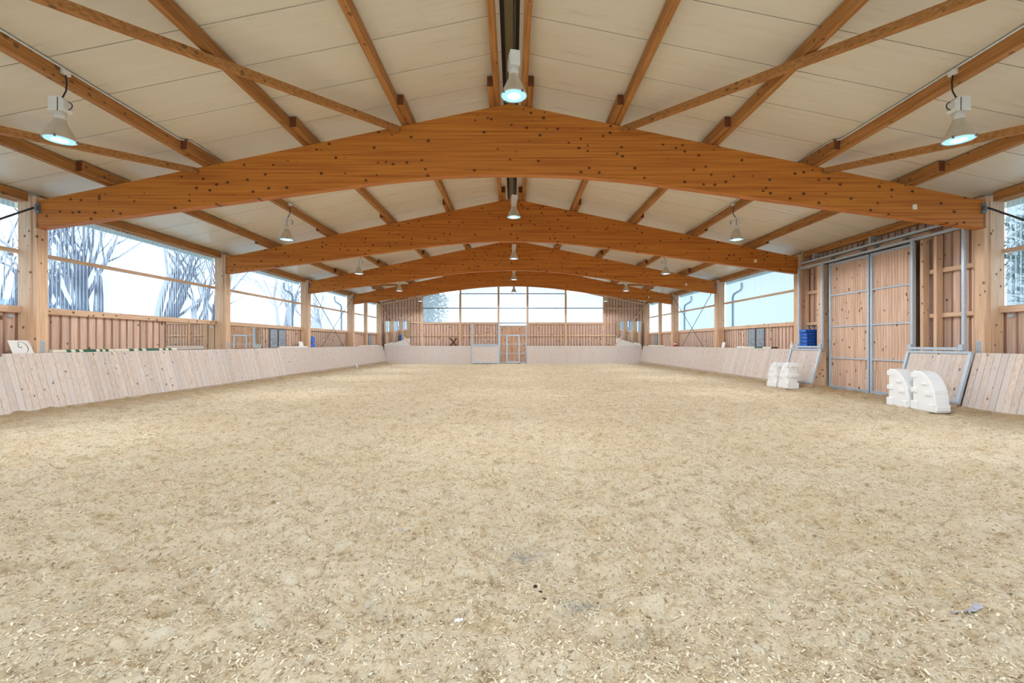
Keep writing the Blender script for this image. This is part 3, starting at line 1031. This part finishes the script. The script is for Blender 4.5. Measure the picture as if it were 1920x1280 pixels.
for x in (-.5, .5):
    mb = MB(); mb.box(x - .06, x + .06, -.06, -.001, -.13, 2.12); mb.build('wicket_upright', 'galv', wk)
for z in (2.06, .0 - .07):
    mb = MB(); mb.box(-.44, .44, -.06, -.001, z - .06, z + .06); mb.build('wicket_rail', 'galv', wk)
kg = thing('steel_kick_gate', 'galvanised framed kick gate slid aside left of the gable door', 'gate', (0, 36.36, 0))
def ky(z): return KICK_T * z
n = 15; x0, x1 = -3.28, -1.18; p = (x1 - x0) / n
mb = MB()
for i in range(n):
    a, b = x0 + i * p + .002, x0 + (i + 1) * p - .002
    mb.hexa([(a, ky(-.1), -.1), (b, ky(-.1), -.1), (b, ky(-.1) + .03, -.1), (a, ky(-.1) + .03, -.1), (a, ky(1.2), 1.2), (b, ky(1.2), 1.2), (b, ky(1.2) + .03, 1.2), (a, ky(1.2) + .03, 1.2)])
tag(mb.build('board_facing', 'kick', kg), kind='stuff')
for x in (x0 - .03, x1 + .03):
    mb = MB(); mb.bar((x, ky(-.25) - .01, -.25), (x, ky(1.25) - .01, 1.25), .07, .06, (0, 1, 0)); mb.build('frame_upright', 'galv', kg)
    mb = MB(); mb.box(x - .05, x + .05, ky(1.25) + .04, ky(1.25) + .1, 1.25, 2.98); mb.build('hanger_upright', 'galv', kg)
for z in (-.12, 1.22):
    mb = MB(); mb.box(x0, x1, ky(z) - .05, ky(z) + .02, z - .05, z + .05); mb.build('frame_rail', 'galv', kg)
mb = MB(); mb.box(x0 + .05, x1 - .05, ky(1.3) - .03, ky(1.3) + .03, 1.30, 1.37); mb.build('guide_bar', 'galv', kg)

# ------------------------------------------------------------------ mirrors
for sx in (-1, 1):
    t = thing('corner_mirror', f'large flat mirror standing above the kickboard in the far {SIDE[sx]} corner', 'mirror', (sx * 9.42, 36.83, 1.2), group='corner mirrors')
    t.rotation_euler = (math.radians(1.3), 0, -sx * math.radians(3.2))
    mb = MB(); mb.box(-1.05, 1.05, -.012, -.006, 0, 2.02); mb.build('mirror_pane', 'mirror', t)
    mb = MB(); mb.box(-1.06, 1.06, -.005, .02, -.01, 2.03); mb.build('backing_board', 'dark_steel', t)
for (a, b, nm) in ((14.50, 16.82, 'before the second beam post'), (17.12, 20.0, 'just past the second beam post')):
    t = thing('wall_mirror', f'long mirror set in the left wall below the windows, {nm}', 'mirror', (-X_WALL, (a + b) / 2, 1.16), group='long wall mirrors')
    L = (b - a) / 2
    mb = MB(); mb.box(0.005, .010, -L, L, 0, 0.96); mb.build('mirror_pane', 'mirror', t)
    mb = MB(); mb.box(-.02, .004, -L, L, -.01, 0.965); mb.build('backing_board', 'timberY', t)

# ------------------------------------------------------------------ steel tie rods
for k in (0, 3):
    ya, yb_ = BAYS[k], BAYS[k + 1]
    for sx in (-1, 1):
        for q, (p0, p1, nm) in enumerate((((ya + .25, 0.35), (yb_ - .16, 4.47), 'rising away'), ((ya + .16, 4.47), (yb_ - .25, .35), 'falling away'))):
            if k == 0 and q == 1: continue
            x = sx * (10.66 + .05 * q) if k == 3 else sx * 10.655
            mb = MB()
            r = .016 if k == 3 else .022
            mb.tube([(x, p0[0], p0[1]), (x, p1[0], p1[1])], r, 8)
            o = mb.build('tie_rod', 'rod', None, smooth=True)
            tag(o, (f'steel tie rod {nm} from the viewer, crossing the far {SIDE[sx]} window' if k == 3 else
                    f'thick steel tie rod running down from the {SIDE[sx]} end of the nearest beam'), 'tie rod', 'wall tie rods')

# ------------------------------------------------------------------ lamps
LZ = 0.0
def lathe_shade():
    mb = MB()
    mb.lathe([(.075, .30), (.085, .24), (.12, .17), (.165, .07), (.195, 0.0), (.205, -.012), (.205, -.022), (.19, -.022), (.155, .07), (.11, .16), (.07, .22)], 32)
    return mb.mesh('shade', 'lamp_shade', True)
def neck_mesh():
    return MB().lathe([(.078, .29), (.078, .40), (.06, .405)], 20, cap1=True).mesh('neck', 'lamp_white', True)
def housing_mesh():
    mb = MB()
    pr = [(-.11, .40), (.10, .40), (.13, .44), (.13, .56), (.06, .62), (-.11, .62)]
    nn = len(pr)
    mb.v = [(x, -.075, z) for x, z in pr] + [(x, .075, z) for x, z in pr]
    mb.f = [tuple(range(nn)), tuple(reversed(range(nn, 2 * nn)))] + [(q, q + nn, (q + 1) % nn + nn, (q + 1) % nn) for q in range(nn)]
    return mb.mesh('ballast_housing', 'lamp_white')
def seam_mesh():
    return MB().box(.035, .045, -.079, .079, .40, .60).mesh('housing_seam', 'black')
def lens_mesh():
    return MB().lathe([(.19, -.020), (.10, -.026)], 32).mesh('lens', 'lens', True)
def bulb_mesh():
    return MB().lathe([(.10, -.026), (.06, -.031), (.002, -.034)], 24, cap1=True).mesh('bulb', 'bulb', True)
def clip_mesh():
    return MB().box(.185, .212, -.012, .012, -.035, .0).mesh('rim_clip', 'dark_steel')
def loop_mesh():
    pts = [(.12 + .07 * math.sin(a) , 0, .50 + .06 * math.cos(a)) for a in np.linspace(-.3, PI + .3, 10)]
    return MB().tube(pts, .007, 6).mesh('cable_loop', 'black', True)
LM = dict(shade=lathe_shade(), neck=neck_mesh(), ballast_housing=housing_mesh(), housing_seam=seam_mesh(), lens=lens_mesh(), bulb=bulb_mesh(), cable_loop=loop_mesh())
CLIP = clip_mesh()
def lamp(x, y, zr, label, ztop, rz):
    t = thing('high_bay_lamp', label, 'lamp', (x, y, zr + .022), rz, group='hanging high-bay lamps')
    for k, me in LM.items():
        if k == 'housing_seam': continue
        inst(k, me, t)
    h = [c for c in t.children if c.name.startswith('ballast_housing')][0]
    inst('housing_seam', LM['housing_seam'], h)
    sh = [c for c in t.children if c.name.startswith('shade')][0]
    for a in range(4):
        inst('rim_clip', CLIP, sh, (0, 0, 0), (0, 0, a * PI / 2 + .5))
    H = ztop - zr - .022
    mb = MB()
    if abs(x) > 1:
        wob = [(0, 0, .62), (0, 0, H - .40), (0.05, 0, H - .33), (0.095, 0, H - .25), (.105, 0, H - .12), (.09, 0, H)]
    else:
        wob = [(0, 0, .62), (0, 0, H)]
    mb.tube(wob, .011, 6)
    mb.build('cord', 'black', t, smooth=True)
    if abs(x) > 1:
        mb = MB(); mb.box(.062, .12, -.06, .06, H - .01, H + .07)
        mb.build('junction_box', 'lamp_white', t, bevel=.01)
    ld = bpy.data.lights.new('lamp_light', 'SPOT')
    ld.energy = LAMP_W
    ld.spot_size = math.radians(166)
    ld.spot_blend = 0.15
    ld.shadow_soft_size = 0.16
    ld.color = (0.93, 0.965, 0.985)
    lo = bpy.data.objects.new('lamp_light', ld)
    COL.objects.link(lo)
    lo.parent = t
    lo.location = (0, 0, -.06)
    return t
LY = [0.26, 6.94, 13.62, 20.33, 27.02, 33.7]
ROWN = ['overhead behind the viewer', 'hanging in front of the nearest beam', 'hanging between the nearest and second beam', 'hanging between the second and third beam',
        'hanging between the third and farthest beam', 'hanging last before the gable window']
for k, y in enumerate(LY):
    lamp(0.07 - .0, y, 5.23, f'ridge high-bay lamp on a straight cord, {ROWN[k]}', 7.20, PI / 2 + .2)
    for sx in (-1, 1):
        sh = 0.0 if (k + 1) % 2 == 0 else -0.125
        xp = 6.88 + (0 if (k - 1) % 2 == 0 else -.125)
        lamp(sx * (xp - .0), y, 4.555, f'{SIDE[sx]} high-bay lamp {ROWN[k]}', ceil_z(xp) - .10, 0 if sx < 0 else PI)

# conduits along the lamp purlins
for sx in (-1, 1):
    for k in range(5):
        xp = 6.88 + (0 if k % 2 == 0 else -.125)
        x = sx * (xp - .075)
        z = ceil_z(xp - .06) - .03
        y0, y1 = BAYS[k] + (.0 if k == 0 else .95), BAYS[k + 1] - .95
        pts = [(x, y0, z), (x, y1, z), (x - sx * .125 * (1 if k % 2 == 0 else 0), y1 + .12, z + .0257 * (1 if k % 2 == 0 else 0)), (x - sx * .125 * (1 if k % 2 == 0 else 0), y1 + .85, z + .0257 * (1 if k % 2 == 0 else 0))]
        o = MB().tube(pts, .013, 8).build('conduit', 'lamp_white', None, smooth=True)
        tag(o, f'thin white cable conduit along the {SIDE[sx]} lamp purlin, {BAYTXT[k]}', 'conduit', 'cable conduits')

# motion sensors on the beams
for k, y in enumerate(BEAM_Y):
    t = thing('motion_sensor', f'small white motion sensor on the right part of the {BNAME[k]} glulam beam', 'sensor', (9.05, y - .101, 4.50), group='motion sensors')
    MB().box(-.045, .045, -.04, 0, -.055, .055).build('housing', 'sensor', t, bevel=.008)
    MB().lathe([(.03, 0), (.026, -.015), (.01, -.025)], 12, cap1=True).build('sensor_eye', 'lamp_white', t, smooth=True, loc=(0, -.042, -.01)).rotation_euler = (PI / 2, 0, 0)

# ------------------------------------------------------------------ white jump blocks
def block_profile():
    R = .56; H = .90
    pts = [(0, 0)]
    for i in range(13):
        a = i / 12 * PI / 2
        pts.append((-(.10 + (R - .10) * math.cos(a)), .14 + (H - .14) * math.sin(a)))
    pts[1] = (-R, 0.0); pts.insert(2, (-R, .14))
    pts.append((0, H))
    return pts
def jump_block(label, x, y, flip):
    zf = float(floor_z(x, y))
    t = thing('jump_block', label, 'jump block', (x, y, zf - .0), PI if flip else 0, group='white plastic jump blocks')
    pr = block_profile(); nn = len(pr); w = .16
    mb = MB()
    mb.v = [(-w, p[0] , p[1]) for p in pr] + [(w, p[0], p[1]) for p in pr]
    mb.f = [tuple(range(nn)), tuple(reversed(range(nn, 2 * nn)))] + [(q, q + nn, (q + 1) % nn + nn, (q + 1) % nn) for q in range(nn)]
    o = mb.build('body', 'white_paint', t, bevel=.025)
    # through hole
    cut = MB().tube([(-.4, -.24, .36), (.4, -.24, .36)], .038, 16).build('hole_cutter', 'white_paint')
    bo = o.modifiers.new('hole', 'BOOLEAN'); bo.operation = 'DIFFERENCE'; bo.object = cut; bo.solver = 'EXACT'
    dg = bpy.context.evaluated_depsgraph_get()
    ev = bpy.data.meshes.new_from_object(o.evaluated_get(dg))
    o.modifiers.clear(); o.data = ev
    bpy.data.objects.remove(cut)
    # pole-cup lugs down both faces, feet at the corners
    for s in (-1, 1):
        for (yy, zz, a, b) in ((-.05, .80, .07, .10), (-.05, .46, .07, .09), (-.05, .12, .08, .16), (-.30, .62, .06, .05), (-.38, .40, .07, .07), (-.47, .10, .075, .14)):
            mb = MB(); mb.box(s * (w - .01), s * (w + .035), yy - a, yy + a * .9, zz - b * .6, zz + b * .6)
            mb.build('lug', 'white_paint', t, bevel=.014)
    for (yy, zz) in ((0.0, .80), (0.0, .46)):
        mb = MB(); mb.box(-.10, .10, -.02, .04, zz - .06, zz + .06); mb.build('edge_lug', 'white_paint', t, bevel=.014)
    for (yy, zz) in ((-.575, .09), (-.52, .44), (-.40, .68)):
        mb = MB(); mb.box(-w + .015, w - .015, yy - .012, yy + .10, zz - .05, zz + .05); mb.build('step_lug', 'white_paint', t, bevel=.014)
    return t
jump_block('white quarter-round plastic jump block nearest the viewer, beside the near kick panel', 9.36, 10.38, False)
jump_block('white quarter-round plastic jump block just behind the nearest one, in front of the hall door', 9.34, 11.03, False)
jump_block('white quarter-round plastic jump block standing at the far kick panel, the front one there', 9.50, 15.32, True)
jump_block('white quarter-round plastic jump block at the far kick panel, the rear one there', 9.50, 16.02, True)

# ------------------------------------------------------------------ things stored behind the kickboards
LEDGE = 1.195
# blue stacking trays
def tray_mesh(w=.60, h=.125):
    mb = MB()
    mb.box(-w / 2, w / 2, -.2, .2, .03, h - .012)
    return mb.mesh('tray_body', 'blue')
TM = tray_mesh()
TR = MB().box(-.31, .31, -.21, .21, 0, .03).mesh('tray_rim', 'blue_dark')
TC = MB().box(-.038, .038, -.014, 0, .045, .095).mesh('cell', 'blue_dark')
stack_txt = ['bottom', 'second lowest', 'third lowest', 'fourth lowest', 'second highest', 'top']
for i in range(6):
    t = thing('blue_tray', f'{stack_txt[i]} blue plastic tray in the stack beside the hall door', 'tray', (10.84 + (-.03 if i == 5 else .01), 16.42, LEDGE + i * .1255), group='stacked blue trays')
    inst('tray_body', TM, t); inst('tray_rim', TR, t)
    for j in range(5):
        inst('cell', TC, t, (-.24 + j * .12, -.2, 0))
sh = thing('storage_shelf', 'small plank shelf carrying the blue trays beside the hall door', 'shelf', (10.8, 16.42, 0))
MB().box(-.29, .24, -.28, .28, 1.165, 1.193).build('plank', 'timberX', sh)
MB().box(.10, .24, -.28, -.24, .9, 1.164).box(.10, .24, .24, .28, .9, 1.164).build('bracket', 'timberX', sh)
# blue canisters
def canister(x, y, z, label):
    t = thing('blue_canister', label, 'canister', (x, y, z), group='blue canisters')
    mb = MB(); mb.box(-.10, .10, -.11, .11, 0, .25); mb.build('body', 'blue', t, bevel=.025)
    mb = MB(); mb.box(-.03, .03, -.09, .02, .285, .31); mb.box(-.03, .03, -.09, -.065, .24, .29); mb.box(-.03, .03, -.005, .02, .24, .29)
    mb.build('handle', 'blue', t, bevel=.006)
    mb = MB(); mb.lathe([(.03, .24), (.03, .285), (.028, .29)], 12, (0, .07, 0), cap1=True); mb.build('cap', 'blue_dark', t)
for i, (yy, zz, nm) in enumerate(((24.18, 0, 'lower near'), (24.42, 0, 'lower far'), (24.18, .312, 'upper near'), (24.42, .312, 'upper far'))):
    canister(-10.78, yy, LEDGE + zz, f'{nm} blue plastic canister in the group of four beside the left wall')

# striped poles
def pole(x, y0, y1, z, label, segs, name='jump_pole'):
    t = thing(name, label, 'pole', (x, y0, z), group='striped jump poles')
    L = y1 - y0
    for a, b, c in segs:
        mb = MB(); mb.tube([(0, a * L, 0), (0, b * L, 0)], .05, 12)
        mb.build('pole_section', c, t, smooth=False)
SEG = [(0, .2, 'cream'), (.2, .27, 'green'), (.27, .34, 'cream'), (.34, .40, 'green'), (.40, .46, 'cream'), (.46, .68, 'green'), (.68, .74, 'cream'), (.74, .79, 'green'),
       (.79, .84, 'cream'), (.84, .90, 'green'), (.90, 1, 'cream')]
pole(-10.60, 10.45, 12.05, LEDGE + .051, 'green and cream striped pole on the left kickboard, nearest the first beam post', SEG)
pole(-10.60, 12.08, 14.30, LEDGE + .051, 'green and cream striped pole on the left kickboard, beyond the first striped pole', SEG)
pole(-10.62, 20.6, 23.4, LEDGE + .051, 'plain cream pole on the left kickboard below the grey panels', [(0, .5, 'cream'), (.5, 1, 'white_paint')])
pole(10.62, 18.2, 21.4, LEDGE + .051, 'cream and green striped pole on the right kickboard below the grey panels', [(0, .1, 'clod'), (.1, .3, 'cream'), (.3, .5, 'green'), (.5, .75, 'cream'), (.75, 1, 'white_paint')])
pole(-10.62, 31.2, 35.8, LEDGE + .051, 'cream pole on the left kickboard near the far corner', [(0, .6, 'cream'), (.6, 1, 'white_paint')])
pole(10.62, 31.6, 35.4, LEDGE + .051, 'cream pole on the right kickboard near the far corner', [(0, .6, 'cream'), (.6, 1, 'white_paint')])

# grey boards hung in pairs on the cladding
for sx in (-1, 1):
    for (yc, far) in ((20.5 if sx > 0 else 21.3, False), (34.5, True)):
        for q, dy in enumerate((-.37, .37)):
            nm = ('far ' if far else '') + ('nearer' if q == 0 else 'farther')
            t = thing('grey_panel', f'{nm} of the paired grey metal panels on the {SIDE[sx]} wall {"by the gable corner" if far else "past the second beam post"}', 'panel',
                      (sx * (X_WALL - .012), yc + dy, 1.24), group='paired grey wall panels')
            MB().box(-sx * .03, sx * 0.0, -.31, .31, 0, .84).build('sheet', 'grey_panel', t)
            for (a, b, c_, d_) in ((-.33, -.31, 0, .84), (.31, .33, 0, .84), (-.33, .33, .84, .86)):
                MB().box(-sx * .04, sx * 0.0, a, b, c_, d_).build('edge_frame', 'dark_steel', t)

# white sign with a drawn swirl
t = thing('white_sign', 'white board with a black drawn swirl leaning on the near left kickboard', 'sign', (-10.62, 9.90, LEDGE))
t.rotation_euler = (0, math.radians(-22), 0)
MB().box(-.012, 0, -.215, .215, 0, .34).build('board', 'sign_white', t)
def stroke(pts, r, nm='drawn_line'):
    # thin painted stroke on the inner face of the board
    mb = MB()
    P2 = [Vector((p[0], p[1])) for p in pts]
    k0 = 0
    for i, p in enumerate(P2):
        d = (P2[min(i + 1, len(P2) - 1)] - P2[max(i - 1, 0)]).normalized()
        nrm = Vector((-d.y, d.x)) * r * (0.5 + math.sin(PI * i / (len(P2) - 1)))
        for q in (p + nrm, p - nrm):
            mb.v.append((.0015, q.x, q.y))
    for i in range(len(P2) - 1):
        mb.f.append((2 * i, 2 * i + 1, 2 * i + 3, 2 * i + 2))
    return mb.build(nm, 'ink', t)
stroke([(-.01 + .14 * math.sin(a), .17 - .14 * math.cos(a)) for a in np.linspace(3.1, .5, 14)], .005)
stroke([(-.01, .31), (-.035, .28), (-.055, .26)], .004)
stroke([(-.01 + (.058 - .003 * i) * math.cos(1.4 + i * .42), .20 + (.055 - .003 * i) * math.sin(1.4 + i * .42)) for i in range(13)], .005)

# leaning white boards and small items
def lean(name, label, x, y, z, w, h, ang, mat, cat, ax='Y'):
    t = thing(name, label, cat, (x, y, z))
    t.rotation_euler = (0, ang, 0)
    MB().box(-.012, .012, -w / 2, w / 2, 0, h).build('face', mat, t, bevel=.003)
    MB().box(-.014, .014, -w / 2 - .012, -w / 2 - .001, 0, h).build('edge_strip', 'lamp_white', t)
    return t
lean('white_board', 'white board leaning behind the left kickboard before the third beam post', -10.75, 23.15, LEDGE, .45, .34, math.radians(-14), 'white_paint', 'board')
lean('white_board', 'small white board standing behind the right kickboard past the third beam post', 10.72, 23.1, LEDGE, .30, .30, math.radians(10), 'white_paint', 'board')
lean('white_wedge', 'small white wedge lying at the foot of the far left kickboard', -10.02, 29.3, float(floor_z(-10.02, 29.3)) - .02, .16, .32, math.radians(-24), 'white_paint', 'board')
t = thing('white_bottle', 'white plastic bottle standing on the right kickboard beside the far kick panel', 'bottle', (10.62, 17.2, LEDGE))
MB().lathe([(.06, 0), (.07, .02), (.07, .15), (.045, .22), (.02, .26), (.02, .29)], 16, cap0=True, cap1=True).build('body', 'white_paint', t, smooth=True)
MB().lathe([(.024, .29), (.024, .32), (.02, .325)], 12, cap0=True, cap1=True).build('cap', 'sensor', t)
t = thing('red_cone', 'small red and white cone on the far right kickboard', 'cone', (10.74, 29.95, LEDGE))
MB().box(-.16, .16, -.16, .16, 0, .03).build('base', 'red', t)
MB().lathe([(.14, .03), (.09, .16)], 14).build('lower_cone', 'red', t)
MB().lathe([(.09, .16), (.06, .25)], 14).build('white_band', 'white_paint', t)
MB().lathe([(.06, .25), (.03, .34), (.02, .345)], 14, cap1=True).build('tip', 'red', t)
# crossed jump end, gable left
t = thing('cross_jump_stand', 'dark wooden X-shaped jump stand behind the far gable kickboard', 'jump stand', (-4.85, 36.84, 0))
for s in (-1, 1):
    mb = MB(); mb.bar((-s * .72, .02 * s, 0), (s * .36, .02 * s, 2.0), .04, .14, (0, 1, 0)) if False else mb.bar((-s * .27, .022 * s, 1.20), (s * .27, .022 * s, 1.86), .13, .04, (0, 1, 0))
    mb.build('crossed_board', 'cross_wood', t)
for s in (-1, 1):
    MB().box(s * .25 - .04, s * .25 + .04, -.02, .02, 0, 1.22).build('leg', 'cross_wood', t)

# ------------------------------------------------------------------ little things on the sand
def tuft(x, y, label, n=90, r=.16, mat='hay'):
    mb = MB(); rr = random.Random(int(x * 100 + y * 1000))
    z0 = float(floor_z(x, y))
    for i in range(n):
        a = rr.uniform(0, 2 * PI); d = rr.gauss(0, r * .5)
        px, py = d * math.cos(a) * 1.4, d * math.sin(a)
        b = rr.uniform(0, 2 * PI); L = rr.uniform(.03, .09); c = rr.uniform(-.5, .5)
        pts = []
        for k in range(4):
            t_ = (k / 3 - .5) * L
            xx, yy = px + math.cos(b + c * k) * t_, py + math.sin(b + c * k) * t_
            pts.append((xx, yy, float(floor_z(x + xx, y + yy)) - z0 + .008 + rr.uniform(0, .012)))
        mb.tube(pts, .0015, 3, cap=False)
    o = mb.build('hay_wisp', mat, None, loc=(x, y, z0))
    tag(o, label, 'hay', kind='stuff')
tuft(.15, 3.08, 'wispy tuft of dry hay on the sand in the foreground centre', 160, .2)
tuft(.43, 2.5, 'small wisp of grey hay on the sand, lower right of centre', 90, .13)
def clod(x, y, r, label, mat='clod', name='dark_clod', flat=.6):
    bm = bmesh.new(); bmesh.ops.create_icosphere(bm, subdivisions=2, radius=r)
    for v in bm.verts:
        f = 1 + random.uniform(-.3, .3)
        v.co = Vector((v.co.x * f * 1.2, v.co.y * f, v.co.z * f * flat))
    me = bpy.data.meshes.new(name); bm.to_mesh(me); bm.free(); me.materials.append(M[mat])
    o = inst(name, me, None, (x, y, float(floor_z(x, y)) + r * flat * .3))
    tag(o, label, name.split('_')[-1])
clod(.195, 2.72, .014, 'larger dark earth crumb on the sand below the hay tuft')
clod(.225, 2.64, .010, 'dark earth crumb just below the larger dark crumb')
clod(.24, 2.58, .009, 'smallest dark earth crumb at the end of the short row')
clod(-4.42, 3.93, .05, 'dark lump on the sand at the far left edge of the picture', flat=.4)
def scrap(x, y, s, label, mat):
    mb = MB(); rr = random.Random(int(x * 77 + y * 13)); nn = 9
    g = [[(i / nn - .5) * s * 2.2, (j / 3 - .5) * s * .7, rr.uniform(0, .012)] for j in range(4) for i in range(nn + 1)]
    for p in g: p[2] += float(floor_z(x + p[0], y + p[1])) - float(floor_z(x, y)) + .006
    mb.v = [tuple(p) for p in g]
    mb.f = [(j * (nn + 1) + i, j * (nn + 1) + i + 1, (j + 1) * (nn + 1) + i + 1, (j + 1) * (nn + 1) + i) for j in range(3) for i in range(nn)]
    o = mb.build('paper_scrap', mat, None, loc=(x, y, float(floor_z(x, y))))
    tag(o, label, 'scrap')
scrap(2.47, 2.40, .06, 'greyish scrap lying on the sand at the lower right', 'greyscrap')
scrap(-.80, 3.5, .02, 'tiny pale blue scrap on the sand left of the hay tuft', 'greyscrap')
scrap(-.22, 2.39, .02, 'tiny white scrap on the sand at the bottom centre', 'white_paint')
scrap(-2.05, 4.05, .025, 'tiny white scrap on the sand in the left foreground', 'white_paint')

# ------------------------------------------------------------------ outdoors
mb = MB()
mb.box(-260, 260, -120, 320, -.75, -.55)
o = mb.build('ground', 'snow'); tag(o, 'pale ground stretching away outside the hall', 'ground', kind='structure')
def hill(label, cx, cy, rx, ry, h, seed):
    rr = np.random.default_rng(seed)
    mb = MB(); n = 28
    for j in range(9):
        for i in range(n):
            a = 2 * PI * i / n; f = j / 8
            mb.v.append((cx + rx * f * math.cos(a), cy + ry * f * math.sin(a), -.7 + h * (math.cos(f * PI) * .5 + .5) * (1 + .18 * rr.standard_normal() * (0 < j < 8))))
    for j in range(8):
        for i in range(n):
            a, b = j * n + i, j * n + (i + 1) % n
            mb.f.append((a, b, b + n, a + n))
    o = mb.build('hill', 'hill', None, smooth=True); tag(o, label, 'hill', kind='structure')
hill('low hazy hill outside beyond the left windows', -150, 110, 70, 120, 14, 3)

def tree(x, y, h, seed, label, r0=.28, lean_=0.0, forks=3, depth=5, tf=.16):
    rr = random.Random(seed)
    t = thing('bare_tree', label, 'tree', (x, y, -.6), group='bare trees outside the left wall')
    tk_, br = MB(), MB()
    def grow(p, d, L, r, lev):
        pts, rad = [p], [r]
        n_ = 5 if lev < 2 else 4
        q = p.copy(); dd = d.copy()
        for i in range(n_):
            dd = (dd + Vector((rr.gauss(0, .08), rr.gauss(0, .08), rr.gauss(0.10 if lev < 3 else 0.03, .05)))).normalized()
            q = q + dd * L / n_
            pts.append(q.copy()); rad.append(r * (1 - .45 * (i + 1) / n_))
        (tk_ if lev == 0 else br).tube(pts, rad, 8 if lev < 2 else (5 if lev < 4 else 3), cap=False)
        if lev >= depth: return
        kids = forks if lev == 0 else (3 if lev < 4 else 2)
        for k in range(kids):
            i = n_ if k == 0 else rr.randint(2, n_)
            a = (2 * PI * k / kids + rr.uniform(-.4, .4)) if lev == 0 else rr.uniform(0, 2 * PI); spread = rr.uniform(.08, .30) if lev == 0 else rr.uniform(.4, .95)
            side = Vector((math.cos(a), math.sin(a), 0)) if lev == 0 else dd.cross(Vector((math.cos(a), math.sin(a), .2))).normalized()
            nd = (dd + side * spread).normalized()
            grow(pts[i], nd, (h * rr.uniform(.26, .36) if lev == 0 else L * rr.uniform(.55, .8)), rad[i] * (rr.uniform(.75, .95) if lev == 0 else rr.uniform(.4, .7)), lev + 1)
    grow(Vector((0, 0, 0)), Vector((lean_, 0, 1)).normalized(), h * tf, r0, 0)
    tk_.build('trunk', 'bark', t, smooth=True)
    br.build('branches', 'bark', t, smooth=True)
tree(-19.0, 20.9, 15, 5, 'thick multi-stemmed bare tree outside the left window, nearest the first beam post', .36, forks=5, tf=.10)
tree(-31.0, 32.0, 17, 15, 'bare tree standing behind the thick multi-stemmed tree outside', .4, -.05, forks=5)
tree(-19.0, 24.0, 14, 8, 'bare tree with forked trunk outside the middle of the left window', .34, .0, forks=4, tf=.12)
tree(-19.5, 28.6, 14, 28, 'bare leaning tree outside, right part of the large left window', .32, .03, forks=5, tf=.12)
tree(-26.0, 50.0, 15, 31, 'bare tree outside the left window past the second beam post', .40, .05, forks=6)
tree(-30.0, 72.0, 16, 33, 'distant bare tree outside the left window behind the tie rods', .4, forks=6)
tree(-22.5, 20.5, 14, 41, 'bare tree outside the nearest left window, at the picture edge', .26, .0, forks=5)
# evergreen seen through the gable glazing
def leafy(x, y, h, r, seed, label, n=2600):
    rr = np.random.default_rng(seed)
    t = thing('leafy_tree', label, 'tree', (x, y, -.6))
    MB().tube([(0, 0, 0), (0.1, 0, h * .5), (0, 0, h * .9)], [.3, .2, .06], 8).build('trunk', 'bark', t)
    u = rr.standard_normal((n, 3)); u /= np.linalg.norm(u, axis=1)[:, None]
    c = u * (rr.random((n, 1)) ** .4) * np.array([r, r, h * .36]) + np.array([0, 0, h * .62])
    a = rr.standard_normal((n, 3)); a /= np.linalg.norm(a, axis=1)[:, None]
    b_ = np.cross(a, u); s = .10 + .16 * rr.random((n, 1))
    v = np.stack([c - a * s, c + b_ * s * .6, c + a * s, c - b_ * s * .6], 1).reshape(-1, 3)
    mb = MB(); mb.v = [tuple(p) for p in v]; mb.f = [(4 * i, 4 * i + 1, 4 * i + 2, 4 * i + 3) for i in range(n)]
    tag(mb.build('foliage', 'leaf', t), kind='stuff')
leafy(-11.0, 58, 11, 2.8, 2, 'pale frosted tree outside the left end of the gable glazing')
leafy(20.0, 15.5, 8.5, 2.4, 6, 'pale leafy tree outside the near right window')
# plain neighbouring building seen faintly through the right windows
t = thing('neighbour_building', 'plain pale building faintly visible through the right windows', 'building', (24, 36, -.55))
MB().box(-3.2, 6, -17, 24, 0, 8.6).build('wall', 'render_wall', t)
MB().box(-3.7, 6.5, -17.5, 24.5, 8.61, 9.0).build('roof', 'far_roof', t)

# rainwater pipes outside the corrugated windows
for sx, y, nm in ((1, 23.25, 'the right window past the second beam post'), (1, 29.85, 'the right window behind the tie rods'),
                  (-1, 29.85, 'the left window behind the tie rods'), (-1, 23.25, 'the left window past the second beam post')):
    t = thing('downpipe', f'grey rainwater downpipe outside {nm}', 'pipe', (sx * 11.3, y, -.55), group='rainwater downpipes')
    MB().tube([(0, 0, 0), (0, 0, 4.35), (sx * .05, 0, 4.5), (sx * .40, 0, 4.72), (sx * .45, 0, 4.85), (sx * .45, 0, 5.1)], .055, 12).build('pipe', 'galv', t, smooth=True)
    for z in (1.2, 3.4):
        MB().lathe([(.058, 0), (.066, 0), (.066, .03), (.058, .03)], 14, (0, 0, z)).build('pipe_clip', 'galv', t)
